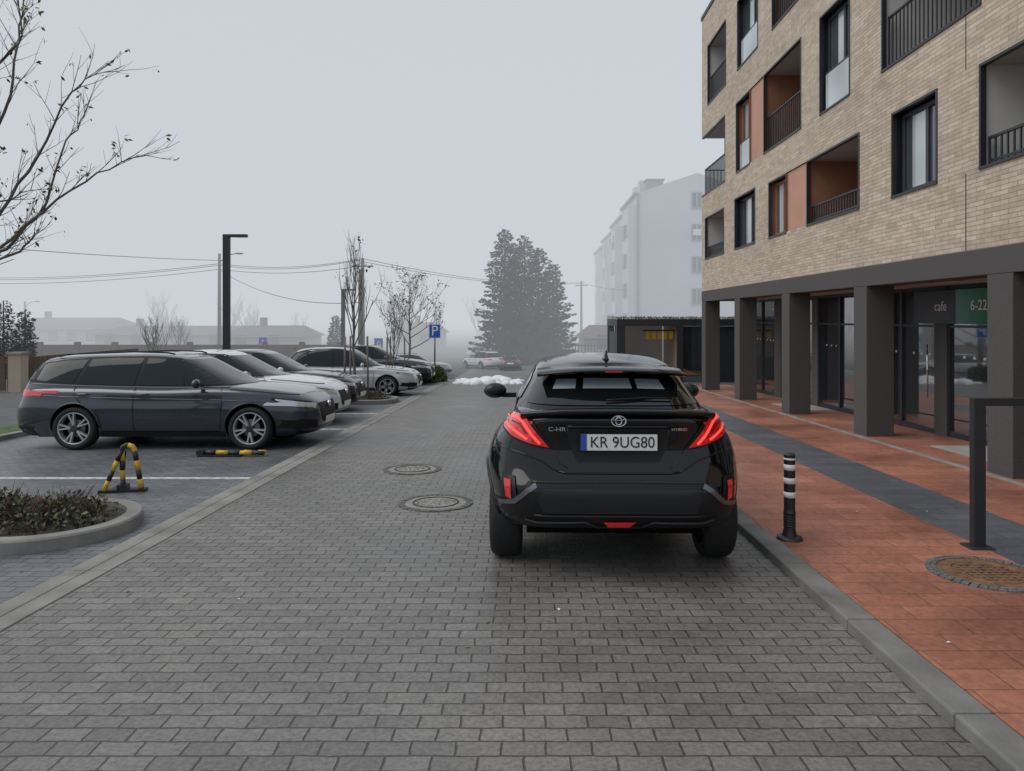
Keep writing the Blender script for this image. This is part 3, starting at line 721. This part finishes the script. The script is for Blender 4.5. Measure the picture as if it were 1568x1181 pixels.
# ---------------------------------------------------------------- cars
def loft(levels,ztop,zb,nr,nf,crown,flares=(),yc=0,NL=20):
    P=lambda i:[(l[0],l[i]) for l in levels]
    A=16;B=44
    st=[(i/A,-1) for i in range(A+1)]+[(1,-math.cos(math.pi*i/B)) for i in range(1,B+1)]+[((A-i)/A,1) for i in range(1,A+1)]
    out=[]
    ts=[i/NL for i in range(NL+1)]; ts=[1-(1-t)**1.35 for t in ts]
    for (a,b) in st:
        n=nr if b<0 else nf
        s=1/((abs(a)**n+abs(b)**n)**(1/n)); a2,b2=a*s,b*s
        curve=[]
        for t in ts:
            W=pch(P(1),t); yr=pch(P(2),t); yf=pch(P(3),t)
            y=yc+(b2*(yc-yr) if b2<0 else b2*(yf-yc)); x=a2*W
            z=zb+t*(pch(ztop,y)-zb)
            for (yw,am,zc) in flares:
                x+=(a2**3)*am*math.exp(-((y-yw)/.40)**4)*math.exp(-((z-zc)/.24)**2)
            curve.append((x,y,z))
        e=curve[-1]; Wm=pch(P(1),1)
        cap=[(e[0]*u,e[1],e[2]+crown*(1-u*u)*(e[0]/Wm)**2) for u in (.93,.82,.66,.45,.22,0,-.22,-.45,-.66,-.82,-.93)]
        bt=[(curve[0][0]*u,curve[0][1],curve[0][2]) for u in (-.5,0,.5)]
        out.append(curve+cap+[(-x,y,z) for x,y,z in reversed(curve)]+bt)
    n=len(out[0]); V=[p for c in out for p in c]; F=[]
    for j in range(len(out)-1):
        for i in range(n): F.append([j*n+i,j*n+(i+1)%n,(j+1)*n+(i+1)%n,(j+1)*n+i])
    bm=bmesh.new(); vs=[bm.verts.new(p) for p in V]
    for f in F:
        try: bm.faces.new([vs[i] for i in f])
        except ValueError: pass
    bmesh.ops.remove_doubles(bm,verts=bm.verts,dist=.0006)
    bmesh.ops.dissolve_degenerate(bm,dist=.0003,edges=bm.edges)
    bmesh.ops.recalc_face_normals(bm,faces=bm.faces)
    return bm
def bm_obj(bm,name,mats,parent):
    me=bpy.data.meshes.new(name); bm.to_mesh(me); bm.free()
    for k in mats: me.materials.append(M[k])
    for p in me.polygons: p.use_smooth=True
    o=bpy.data.objects.new(name,me); scene.collection.objects.link(o); o.parent=parent; return o
def cut_wells(body,wheels,r,x_in,zc):
    mb=MB()
    for y in wheels:
        for s in (1,-1):
            b=len(mb.v); n=40
            for x in (x_in*s,1.3*s):
                for j in range(n):
                    t=2*math.pi*j/n; mb.v.append((x,y+r*math.cos(t),zc+r*math.sin(t)))
            for j in range(n): mb.f.append([b+j,b+(j+1)%n,b+n+(j+1)%n,b+n+j])
            mb.f.append([b+j for j in range(n)][::-1]); mb.f.append([b+n+j for j in range(n)])
    me=bpy.data.meshes.new('cut'); me.from_pydata(mb.v,[],mb.f)
    bm=bmesh.new(); bm.from_mesh(me); bmesh.ops.recalc_face_normals(bm,faces=bm.faces); bm.to_mesh(me); bm.free()
    me.materials.append(body.data.materials[0]); me.materials.append(M['well'])
    for p in me.polygons: p.material_index=1
    c=bpy.data.objects.new('cut',me); scene.collection.objects.link(c)
    c.parent=body.parent
    md=body.modifiers.new('b','BOOLEAN'); md.object=c; md.operation='DIFFERENCE'; md.solver='EXACT'
    bpy.context.view_layer.update()
    dg=bpy.context.evaluated_depsgraph_get(); ev=body.evaluated_get(dg); nm=bpy.data.meshes.new_from_object(ev)
    body.modifiers.clear(); body.data=nm; bpy.data.objects.remove(c)
    for p in nm.polygons: p.use_smooth = True
    bm=bmesh.new(); bm.from_mesh(nm)
    for ed in bm.edges:
        if len(ed.link_faces)==2 and ed.calc_face_angle(0)>math.radians(38): ed.smooth=False
    bm.to_mesh(nm); bm.free()
def bvh_of(objs):
    V=[];F=[]
    for o in objs:
        b=len(V); V+=[v.co.copy() for v in o.data.vertices]; F+=[[b+i for i in p.vertices] for p in o.data.polygons]
    return BVHTree.FromPolygons(V,F)
def shoot(bvh,a,b,axis,sg):
    if axis=='x': o=Vector((3*sg,a,b)); d=Vector((-sg,0,0))
    else: o=Vector((a,4*sg,b)); d=Vector((0,-sg,0))
    h=bvh.ray_cast(o,d)
    if h[0] is None: return None
    n=h[1]
    if n.dot(d)>0: n=-n
    return h[0],n
def patch(mb,bvh,poly,axis,sg,k,off=.005,step=.05):
    bm=bmesh.new(); vs=[bm.verts.new((p[0],p[1],0)) for p in poly]; bm.faces.new(vs)
    for ax in (0,1):
        lo=min(p[ax] for p in poly); hi=max(p[ax] for p in poly); c=lo+step
        while c<hi:
            co=Vector((c,0,0)) if ax==0 else Vector((0,c,0)); no=Vector((1,0,0)) if ax==0 else Vector((0,1,0))
            bmesh.ops.bisect_plane(bm,geom=bm.verts[:]+bm.edges[:]+bm.faces[:],plane_co=co,plane_no=no); c+=step
    bm.verts.index_update(); mp={}
    for v in bm.verts:
        h=shoot(bvh,v.co.x,v.co.y,axis,sg)
        if h: mp[v.index]=len(mb.v); mb.v.append(tuple(h[0]+h[1]*off))
    for f in bm.faces:
        if all(v.index in mp for v in f.verts):
            ii=[mp[v.index] for v in f.verts]
            P=[Vector(mb.v[i]) for i in ii]
            if max((p-P[0]).length for p in P)<.35: mb.face(ii,k,True)
    bm.free()
def strip(path,w):
    L=[];Rr=[]
    for i,p in enumerate(path):
        a=path[max(i-1,0)]; b=path[min(i+1,len(path)-1)]; dx,dy=b[0]-a[0],b[1]-a[1]; l=math.hypot(dx,dy); nx,ny=-dy/l*w/2,dx/l*w/2
        L.append((p[0]+nx,p[1]+ny)); Rr.append((p[0]-nx,p[1]-ny))
    return L+Rr[::-1]
def ridge(mb,bvh,path,axis,sg,r,k,off=0,step=.04):
    pts=[]
    for (a,b) in zip(path[:-1],path[1:]):
        n=max(1,int(math.dist(a,b)/step))
        for i in range(n): pts.append((a[0]+(b[0]-a[0])*i/n,a[1]+(b[1]-a[1])*i/n))
    pts.append(path[-1]); q=[]
    for p in pts:
        h=shoot(bvh,p[0],p[1],axis,sg)
        if h: q.append(h[0]+h[1]*off)
    if len(q)>1: mb.tube(q,r,k,6)
def wheel_mesh():
    mb=MB()
    mb.lathe([(.225,-.10),(.285,-.108),(.303,-.095),(.315,-.07),(.316,0),(.315,.07),(.303,.095),(.285,.108),(.245,.104),(.236,.092)],'rubber',axis='x',n=40)
    mb.lathe([(.238,.094),(.229,.101),(.220,.092),(.214,.0),(.21,-.05)],'alloy',axis='x',n=40)
    mb.lathe([(.216,.01),(.1,.015),(1e-4,.015)],'well',axis='x',n=32,sm=False)
    mb.lathe([(.13,.02),(.13,.03),(.06,.035),(1e-4,.035)],'satin',axis='x',n=24,sm=False)
    for i in range(5):
        for q in (-.2,.2):
            a=2*math.pi*i/5
            p=[]
            for (yy,w,xa,xb,off) in ((.035,.018,.05,.085,0),(.224,.015,.055,.094,q*.28)):
                p+= [(xa,off-w,yy),(xa,off+w,yy),(xb,off+w*.7,yy),(xb,off-w*.7,yy)]
            mt=Matrix.Rotation(a+q*.35,4,'X')
            mb.hexa([mt@Vector(t) for t in p],'alloy')
    mb.lathe([(.055,.05),(.055,.088),(.04,.094),(1e-4,.094)],'alloyd',axis='x',n=20,sm=False)
    o=mb.obj('wheel_tmp'); me=o.data; bpy.data.objects.remove(o); return me
WM=wheel_mesh()
def add_wheels(parent,ys,x,r):
    i=0
    for y in ys:
        for s in (1,-1):
            o=bpy.data.objects.new('wheel_%d'%i,WM); scene.collection.objects.link(o); o.parent=parent; i+=1
            o.location=(x*s,y,r); k=r/.316; o.scale=(k,k,k); o.rotation_euler=(R.random()*3,0,0 if s>0 else math.pi)
def car(name,x,y,rotz,paint,kind='estate',sc=(1,1,1),rear_axle=-1.2,front_axle=1.37):
    e=empty(name,(x,y,zg(y)+.014),(0,0,0)); 
    e.rotation_euler=(Matrix.Rotation(-math.atan(G),3,'X')@Matrix.Rotation(rotz,3,'Z')).to_euler(); e.scale=sc
    zt=[(-2.3,.88),(-1.9,.95),(-1,.94),(0,.915),(.9,.935),(1.5,.895),(2.0,.815),(2.3,.73)]
    lv=[(0,.80,-2.18,2.12),(.15,.86,-2.27,2.26),(.4,.885,-2.3,2.3),(.62,.89,-2.28,2.29),(.70,.875,-2.26,2.28),(.88,.875,-2.2,2.22),(.95,.83,-2.16,2.15),(1,.76,-2.1,2.06)]
    body=bm_obj(loft(lv,zt,.19,5,4.4,.03,[(rear_axle,.03,.55),(front_axle,.03,.55)]),'body',[paint,'well'],e)
    if kind=='estate':
        gv=[(0,.83,-2.20,1.32),(.25,.79,-2.16,1.05),(.6,.715,-2.07,.66),(.85,.645,-1.98,.38),(.95,.59,-1.91,.24),(1,.50,-1.80,.06)]
        gz=[(-2.2,1.34),(-1.8,1.375),(-1,1.41),(-.4,1.42),(.3,1.395),(1.2,1.34)]
    elif kind=='suv':
        gv=[(0,.83,-2.15,1.15),(.25,.79,-2.05,.88),(.6,.72,-1.85,.52),(.85,.64,-1.68,.26),(.95,.58,-1.58,.1),(1,.48,-1.48,-.05)]
        gz=[(-2.2,1.42),(-1.6,1.49),(-1,1.53),(-.4,1.55),(.2,1.52),(1.2,1.45)]
    else:
        gv=[(0,.83,-2.1,1.2),(.25,.79,-1.98,.92),(.6,.705,-1.72,.52),(.85,.62,-1.45,.22),(.95,.56,-1.3,.08),(1,.47,-1.15,-.08)]
        gz=[(-2.2,1.28),(-1.6,1.35),(-1,1.40),(-.4,1.43),(.2,1.41),(1.2,1.34)]
    gh=bm_obj(loft(gv,gz,.84,5.5 if kind=='estate' else 4.5,3.6,.03,yc=-.3),'greenhouse',[paint],e)
    wr=.32
    cut_wells(body,[rear_axle,front_axle],wr+.04,.52,wr+.01)
    bv=bvh_of([body,gh]); H=gz[3][1]-1.41
    det=MB()
    def Z(z): return z+(z-.96)/.38*H if z>.96 else z
    fw=[(.80,.955),(.50,1.13),(.22,1.27),(.05,1.325),(-.27,1.345),(-.31,.955)]
    rw=[(-.37,.955),(-.34,1.345),(-.75,1.345),(-1.05,1.325),(-1.13,1.30),(-1.22,.975)]
    if kind=='hatch': qw=[(-1.28,.985),(-1.19,1.28),(-1.38,1.2),(-1.62,1.03),(-1.6,1.0)]
    elif kind=='suv': qw=[(-1.28,.98),(-1.19,1.30),(-1.5,1.265),(-1.75,1.2),(-1.98,1.05),(-1.96,1.01)]
    else:
        fw=[(.93,.955),(.60,1.14),(.34,1.27),(.18,1.325),(-.24,1.35),(-.31,.955)]
        rw=[(-.37,.955),(-.31,1.35),(-.75,1.35),(-1.08,1.335),(-1.22,.975)]
        qw=[(-1.28,.98),(-1.14,1.33),(-1.5,1.31),(-1.78,1.27),(-2.03,1.09),(-2.0,1.04)]
    for s in (1,-1):
        whole=[(fw[0][0]+.06,.94),(fw[1][0]+.02,fw[1][1]+.01),(fw[2][0],fw[2][1]+.025),(fw[3][0]-.01,1.35),(-.3,1.37),(-.75,1.37),(-1.15,1.355),(qw[2][0]-.04,qw[2][1]+.02),(qw[3][0]-.05,qw[3][1]+.01),(qw[-1][0]-.04,.975),(-1.2,.95)]
        patch(det,bv,[(a,Z(b)) for a,b in whole],'x',s,'blk',.003)
        for w in (fw,rw,qw): patch(det,bv,[(a,Z(b)) for a,b in w],'x',s,'carglass_side',.007)
        patch(det,bv,strip([(fw[0][0]+.1,.93),(.3,.925),(-.4,.935),(-1.2,.955),(qw[-1][0],.985)],.014),'x',s,'satin',.009)
        patch(det,bv,[(front_axle-.38,.19),(front_axle-.36,.27),(rear_axle+.36,.27),(rear_axle+.38,.19)],'x',s,'clad',.006)
        for pth in ([(.93,.92),(.96,.7),(.93,.28)],[(-.34,.94),(-.34,.6),(-.33,.28)],[(-1.24,.96),(-1.2,.8),(-1.02,.62),(-.84,.52),(-.80,.28)],[(.93,.28),(-.80,.28)],[(2.0,.80),(1.5,.86),(1.05,.90)]):
            patch(det,bv,strip(pth,.012),'x',s,'blk',.003,.06)
        ridge(det,bv,[(1.75,.70),(.9,.745),(-.3,.765),(-1.3,.79),(-2.0,.82)],'x',s,.007,paint)
        for hy in (-.2,-1.08): 
            h=shoot(bv,hy,.83,'x',s)
            if h: det.ell((h[0].x+.014*s,hy,.83),(.022,.1,.017),paint,10,6)
        patch(det,bv,[(2.24,.68),(1.95,.735),(1.68,.77),(1.66,.74),(1.86,.66),(2.24,.61)],'x',s,'blk',.003)
        patch(det,bv,[(2.20,.67),(1.95,.72),(1.72,.755),(1.71,.74),(1.9,.665),(2.2,.62)],'x',s,'headlamp',.007)
        patch(det,bv,[(-2.24,.87),(-1.95,.895),(-1.93,.855),(-2.05,.81),(-2.24,.80)],'x',s,'redlamp',.006)
        patch(det,bv,[(s*a,b) for a,b in [(.45,.66),(.66,.68),(.84,.71),(.86,.66),(.5,.59)]],'y',1,'headlamp',.007)
        patch(det,bv,[(s*a,b) for a,b in [(.42,.87),(.84,.88),(.87,.80),(.45,.79)]],'y',-1,'redlamp',.007)
        patch(det,bv,[(s*a,b) for a,b in [(.55,.40),(.82,.44),(.84,.33),(.6,.28)]],'y',1,'blk',.005)
        patch(det,bv,[(2.26,.42),(2.05,.45),(2.0,.36),(2.24,.30)],'x',s,'blk',.006)
        det.ell((.96*s,.62,Z(.99)),(.10,.055,.07),paint,12,8); det.box(min(.80*s,.92*s),max(.80*s,.92*s),.61,.66,.94,.975,'blk')
        for wy in (rear_axle,front_axle):
            pts=[(wy+(wr+.05)*math.cos(a),wr+.01+(wr+.05)*math.sin(a)) for a in (math.pi*i/20 for i in range(0,21))]
            ridge(det,bv,pts,'x',s,.008,'clad' if kind=='suv' else paint,step=.1)
    patch(det,bv,[(a,Z(b)) for a,b in [(-.70,.955),(.70,.955),(.66,1.1),(.52,1.325),(-.52,1.325),(-.66,1.1)]],'y',1,'carglass',.006)
    patch(det,bv,[(a,Z(b)) for a,b in [(-.62,1.0),(.62,1.0),(.5,1.29),(-.5,1.29)]],'y',-1,'carglass',.006)
    patch(det,bv,[(-.42,.66),(.42,.66),(.36,.38),(-.36,.38)],'y',1,'blk',.005)
    patch(det,bv,[(-.72,.30),(.72,.30),(.62,.2),(-.62,.2)],'y',1,'clad',.005)
    patch(det,bv,[(-.26,.44),(.26,.44),(.26,.34),(-.26,.34)],'y',1,'plate',.02)
    patch(det,bv,[(-.26,.72),(.26,.72),(.26,.61),(-.26,.61)],'y',-1,'plate',.01)
    patch(det,bv,[(-.8,.34),(.8,.34),(.74,.2),(-.74,.2)],'y',-1,'clad',.006)
    det.ell((0,2.29,.62),(.055,.03,.055),'chrome',12,8)
    if kind in('estate','suv'):
        for s in (1,-1):
            det.tube([(s*.52,-1.65,gz[1][1]+.01),(s*.56,-1.5,1.41+H),(s*.57,-.5,1.45+H),(s*.55,.0,1.435+H),(s*.53,.1,1.41+H)],.013,'satin' if kind=='suv' else 'blk',6)
    det.obj('trim_glass_and_lights',e,fix=False)
    ub=MB(); ub.box(-.6,.6,-1.9,1.9,.16,.3,'well'); ub.obj('underbody',e)
    add_wheels(e,[rear_axle,front_axle],.785,wr)
    return e
RT=-math.pi/2
car('parked_car',-5.42,11.28,RT,'leon','estate',(1,1,.98))
car('parked_car',-5.75,13.95,RT,'white_paint','hatch',(.97,.97,.97))
car('parked_car',-5.95,16.35,RT,'dark_paint','hatch',(.95,.95,.95))
car('parked_car',-5.15,20.75,RT,'silver_paint','suv',(.9,.9,.88))
car('parked_car',-5.4,25.3,RT,'dark_paint','hatch',(.92,.92,.97))
car('parked_car',-4.9,31.5,RT*.9,'silver_paint','suv',(.7,.7,.6))
car('parked_car',-2.35,39,0.6,'white_paint','suv',(.72,.65,.6))
car('parked_car',-.8,37,0.0,'red_paint','hatch',(.62,.65,.56))
car('parked_car',-2.6,56,RT,'white_paint','hatch',(.9,.9,.85))
# ---------------------------------------------------------------- black crossover
CY=4.62+2.15; cx=.66
e=empty('parked_car',(cx,CY,zg(CY)+.014)); e.rotation_euler=(Matrix.Rotation(-math.atan(G),3,'X')@Matrix.Rotation(math.radians(-1.3),3,'Z')).to_euler()
zt=[(-2.15,1.12),(-1.9,1.14),(-1.4,1.12),(-.8,1.06),(0,1.0),(.9,1.02),(1.5,.95),(1.95,.82),(2.15,.68)]
lv=[(0,.83,-1.99,1.95),(.07,.865,-2.08,2.08),(.2,.885,-2.13,2.14),(.36,.895,-2.145,2.15),(.46,.90,-2.10,2.13),(.56,.895,-2.065,2.1),(.72,.865,-2.05,2.02),(.87,.79,-2.06,1.95),(.95,.74,-2.07,1.9),(1,.69,-2.02,1.8)]
body=bm_obj(loft(lv,zt,.36,6.5,3.6,.02,[(-1.37,.03,.76),(1.27,.04,.70)],NL=32),'body',['black_paint','well'],e)
gv=[(0,.775,-2.02,1.3),(.3,.715,-1.93,.95),(.55,.645,-1.78,.65),(.8,.575,-1.58,.35),(.92,.53,-1.45,.15),(.97,.49,-1.38,.05),(1,.42,-1.28,-.1)]
gz=[(-2.1,1.36),(-1.6,1.41),(-1.1,1.445),(-.4,1.475),(.2,1.475),(1.3,1.42)]
gh=bm_obj(loft(gv,gz,1.0,4.6,3.4,.03,yc=-.3),'greenhouse',['black_paint'],e)
wr=.335; ra,fa=-1.37,1.27
cut_wells(body,[ra,fa],wr+.04,.5,wr)
bv=bvh_of([body,gh]); d=MB()
patch(d,bv,[(-.62,1.165),(.62,1.165),(.585,1.26),(.515,1.375),(-.515,1.375),(-.585,1.26)],'y',-1,'carglass',.006,.04)
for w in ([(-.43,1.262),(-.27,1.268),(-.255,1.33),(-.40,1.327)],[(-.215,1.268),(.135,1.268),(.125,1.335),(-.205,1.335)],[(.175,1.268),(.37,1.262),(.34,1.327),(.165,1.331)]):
    patch(d,bv,w,'y',-1,'sky_paint',.009,.03)  # bright view out of the windscreen, painted onto the rear window
b0=len(d.v); n=26
for i in range(n+1):
    u=-1+2*i/n; x=.655*u; yb=.10*abs(u)**3
    zc=-.03*abs(u)**3
    for (yy,zz) in ((-1.93+yb*.8,1.158),(-2.03+yb,1.165),(-2.105+yb,1.160),(-2.115+yb,1.150),(-2.07+yb,1.118),(-1.95+yb,1.10)):
        d.v.append((x,yy,zz+zc))
for i in range(n):
    for j in range(6): d.face([b0+i*6+j,b0+i*6+(j+1)%6,b0+(i+1)*6+(j+1)%6,b0+(i+1)*6+j],'black_paint',True)
b0=len(d.v)
for i in range(n+1):
    u=-1+2*i/n; x=.545*u; yb=.13*abs(u)**3; dz=-.035*abs(u)**2.5
    for (yy,zz) in ((-1.30,1.437),(-1.55+yb,1.425),(-1.74+yb,1.408),(-1.75+yb,1.398),(-1.70+yb,1.385),(-1.45,1.38)):
        d.v.append((x,yy,zz+dz))
for i in range(n):
    for j in range(6): d.face([b0+i*6+j,b0+i*6+(j+1)%6,b0+(i+1)*6+(j+1)%6,b0+(i+1)*6+j],'black_paint',True)
d.face([b0+j for j in range(6)],'black_paint'); d.face([b0+n*6+j for j in range(6)],'black_paint')
d.box(-.06,.06,-1.752,-1.742,1.392,1.40,'redlamp')
for s in (1,-1):
    mm=lambda P:[(s*a,b) for a,b in P]
    patch(d,bv,mm([(.81,1.01),(.815,1.06),(.755,1.11),(.65,1.12),(.58,1.095),(.53,1.02),(.43,.89),(.56,.91),(.71,.95)]),'y',-1,'blk',.008,.03)
    L=[(.795,1.02),(.785,1.06),(.735,1.095),(.655,1.105),(.60,1.085),(.555,1.02),(.46,.905),(.57,.925),(.70,.965)]
    patch(d,bv,mm(L),'y',-1,'redlamp',.02,.03)
    patch(d,bv,mm(strip([(.735,1.078),(.66,1.083),(.622,1.062),(.57,.985),(.52,.93)],.018)),'y',-1,'redglow',.025,.03)
    patch(d,bv,mm(strip([(.745,1.03),(.67,.995),(.60,.955)],.016)),'y',-1,'redglow',.025,.03)
    patch(d,bv,mm(strip([(.70,1.055),(.645,1.045),(.605,.99)],.008)),'y',-1,'text',.0255,.03)
    patch(d,bv,[(-2.02,1.07),(-1.72,1.08),(-1.60,1.055),(-1.72,1.03),(-2.0,1.0)],'x',s,'redlamp',.012,.03)
    patch(d,bv,mm([(.665,.545),(.765,.56),(.775,.725),(.69,.715)]),'y',-1,'clad',.010,.03)
    patch(d,bv,mm([(.705,.57),(.74,.58),(.755,.69),(.71,.685)]),'y',-1,'redlamp',.016,.03)
    patch(d,bv,mm(strip([(.80,.525),(.69,.555),(.60,.635),(.545,.665)],.03)),'y',-1,'satin',.012,.03)
    ridge(d,bv,mm([(.80,.885),(.66,.865),(.52,.82),(.43,.76),(.38,.745)]),'y',-1,.006,'black_paint')
    ridge(d,bv,mm([(.43,.885),(.41,.84),(.39,.80),(.34,.775)]),'y',-1,.004,'clad2')
    ridge(d,bv,[(ra+(wr+.05)*math.cos(a),wr+(wr+.05)*math.sin(a)) for a in (math.pi*i/20 for i in range(0,21))],'x',s,.016,'clad',step=.1)
    ridge(d,bv,[(fa+(wr+.05)*math.cos(a),wr+(wr+.05)*math.sin(a)) for a in (math.pi*i/20 for i in range(0,21))],'x',s,.016,'clad',step=.1)
    patch(d,bv,[(-.95,.36),(-.95,.46),(.88,.46),(.88,.36)],'x',s,'clad',.01)
    patch(d,bv,[(.75,1.05),(.3,1.30),(.1,1.37),(-.3,1.40),(-.35,1.07)],'x',s,'carglass',.006)
    patch(d,bv,[(-.42,1.08),(-.38,1.40),(-.8,1.38),(-1.1,1.30),(-1.25,1.17)],'x',s,'carglass',.006)
    for pth in ([(-.38,1.05),(-.38,.7),(-.36,.42)],[(.85,1.0),(.87,.7),(.85,.42)],[(-1.2,1.1),(-1.05,.8),(-.93,.6),(-.9,.42)]): patch(d,bv,strip(pth,.009),'x',s,'blk',.003,.06)
    d.ell((s*1.0,.62,1.09),(.12,.085,.08),'black_paint',16,10); d.box(min(s*.78,s*.93),max(s*.78,s*.93),.60,.68,1.02,1.065,'blk')
    d.ell((s*1.0,.56,1.09),(.095,.035,.058),'carglass_side',14,8)
patch(d,bv,[(-.83,.365),(.83,.365),(.87,.46),(.83,.54),(.68,.60),(.60,.69),(-.60,.69),(-.68,.60),(-.83,.54),(-.87,.46)],'y',-1,'clad',.005,.05)
patch(d,bv,[(-.50,.645),(.50,.645),(.54,.59),(.50,.49),(-.50,.49),(-.54,.59)],'y',-1,'clad2',.012,.05)
ridge(d,bv,[(-.58,.685),(0,.69),(.58,.685)],'y',-1,.014,'clad2',.0)
ridge(d,bv,[(-.56,.475),(-.5,.47),(.5,.47),(.56,.475)],'y',-1,.008,'clad2',.008)
patch(d,bv,strip([(-.62,.445),(-.55,.425),(-.22,.43),(-.14,.385),(.14,.385),(.22,.43),(.55,.425),(.62,.445)],.010),'y',-1,'satin',.014,.04)
patch(d,bv,[(-.105,.435),(.105,.435),(.07,.395),(-.07,.395)],'y',-1,'redlamp',.018,.03)
patch(d,bv,[(-.34,1.04),(.34,1.04),(.315,.90),(.27,.815),(-.27,.815),(-.315,.90)],'y',-1,'clad',.004,.04)
ridge(d,bv,[(-.34,1.045),(.34,1.045)],'y',-1,.012,'black_paint',.002)
ridge(d,bv,[(-.34,1.04),(-.315,.90),(-.27,.815),(.27,.815),(.315,.90),(.34,1.04)],'y',-1,.004,'clad2',.002)
ridge(d,bv,[(-.40,.75),(-.34,.74),(.34,.74),(.40,.75)],'y',-1,.007,'black_paint',.002)
h=shoot(bv,0,1.085,'y',-1); by=h[0].y
def ring(r1,r2,sx,sz,cz):
    b1=len(d.v); d.lathe([(r1,0),(r1,.006),(r2,.006),(r2,0)],'chrome',axis='y',n=28)
    for i in range(b1,len(d.v)):
        v=d.v[i]; d.v[i]=(v[0]*sx,by-.012+v[1],cz+v[2]*sz)
ring(.052,.044,1,.72,1.085); ring(.024,.017,1,1.2,1.085); ring(.04,.033,1,.35,1.102)
ridge(d,bv,[(-.06,1.185),(.2,1.20),(.40,1.195)],'y',-1,.007,'blk',.02)
d.ell((0,-1.08,1.468),(.03,.11,.02),'black_paint'); d.hexa([(-.014,-1.18,1.46),(.014,-1.18,1.46),(.012,-.98,1.47),(-.012,-.98,1.47),(-.005,-1.18,1.54),(.005,-1.18,1.54),(.003,-1.12,1.53),(-.003,-1.12,1.53)],'black_paint')
d.obj('trim_glass_and_lights',e,fix=False)
py=shoot(bv,0,.95,'y',-1)[0].y-.03
mb=MB(); mb.box(-.262,.262,py-.006,py+.01,.885,1.007,'blk'); mb.box(-.252,.252,py-.010,py-.0065,.893,.999,'plate'); mb.box(-.252,-.213,py-.0125,py-.0105,.893,.999,'plateblue')
mb.obj('licence_plate',e)
text('plate_text','KR 9UG80',.104,(.022,py-.012,.944),(math.pi/2,0,0),'text',e,sx=.92)
text('badge_text','C-HR',.038,(-.41,by-.012,1.03),(math.pi/2,0,-.06),'chrome',e,sx=1.3)
text('badge_text_b','HYBRID',.025,(.40,by-.012,1.03),(math.pi/2,0,.06),'chrome',e,sx=1.2)
ub=MB(); ub.box(-.62,.62,-1.75,1.8,.26,.5,'well'); ub.box(-.66,.66,-1.45,-1.3,.26,.34,'well'); ub.obj('underbody',e)
add_wheels(e,[ra,fa],.775,wr)
# ---------------------------------------------------------------- fog volume
mb=MB(); mb.box(-350,350,27,750,-6,60,'wire'); f=mb.obj('fog')
fm=bpy.data.materials.new('fog_volume'); fm.use_nodes=True; nt=fm.node_tree; nt.nodes.clear()
o=nt.nodes.new('ShaderNodeOutputMaterial'); ab=nt.nodes.new('ShaderNodeVolumeAbsorption'); em=nt.nodes.new('ShaderNodeEmission'); ad=nt.nodes.new('ShaderNodeAddShader')
dens=.0165
ab.inputs['Color'].default_value=(0,0,0,1); ab.inputs['Density'].default_value=dens
em.inputs['Color'].default_value=(.605,.64,.68,1); em.inputs['Strength'].default_value=dens
nt.links.new(ab.outputs[0],ad.inputs[0]); nt.links.new(em.outputs[0],ad.inputs[1]); nt.links.new(ad.outputs[0],o.inputs['Volume'])
f.data.materials.clear(); f.data.materials.append(fm)
# ---------------------------------------------------------------- world, sun
w=bpy.data.worlds.new('World'); scene.world=w; w.use_nodes=True; nt=w.node_tree
bg=nt.nodes['Background']; bg.inputs['Strength'].default_value=.1
sky=nt.nodes.new('ShaderNodeTexSky'); sky.sky_type='NISHITA'; sky.sun_disc=False; sky.sun_elevation=math.radians(50); sky.sun_rotation=math.radians(260); sky.dust_density=6; sky.air_density=1.2
mx=nt.nodes.new('ShaderNodeMix'); mx.data_type='RGBA'; mx.inputs[0].default_value=.9; mx.inputs[7].default_value=(5.9,6.5,7.4,1)
nt.links.new(sky.outputs[0],mx.inputs[6]); nt.links.new(mx.outputs[2],bg.inputs['Color'])
sl=bpy.data.lights.new('sun','SUN'); sl.energy=1.45; sl.angle=math.radians(50); sl.color=(1,.97,.93)
so=bpy.data.objects.new('sun',sl); scene.collection.objects.link(so)
so.rotation_euler=Vector((.62,.12,-.75)).to_track_quat('-Z','Y').to_euler()
# ---------------------------------------------------------------- camera
cam=bpy.data.cameras.new('camera'); co=bpy.data.objects.new('camera',cam); scene.collection.objects.link(co)
co.location=(0,0,1.65); co.rotation_euler=(math.pi/2,0,0)
cam.sensor_width=36; cam.lens=25.03; cam.shift_y=-103/1568; cam.shift_x=-22/1568; cam.clip_end=2000; cam.clip_start=.05
scene.camera=co
scene.view_settings.view_transform='Standard'; scene.view_settings.look='None'; scene.view_settings.exposure=0
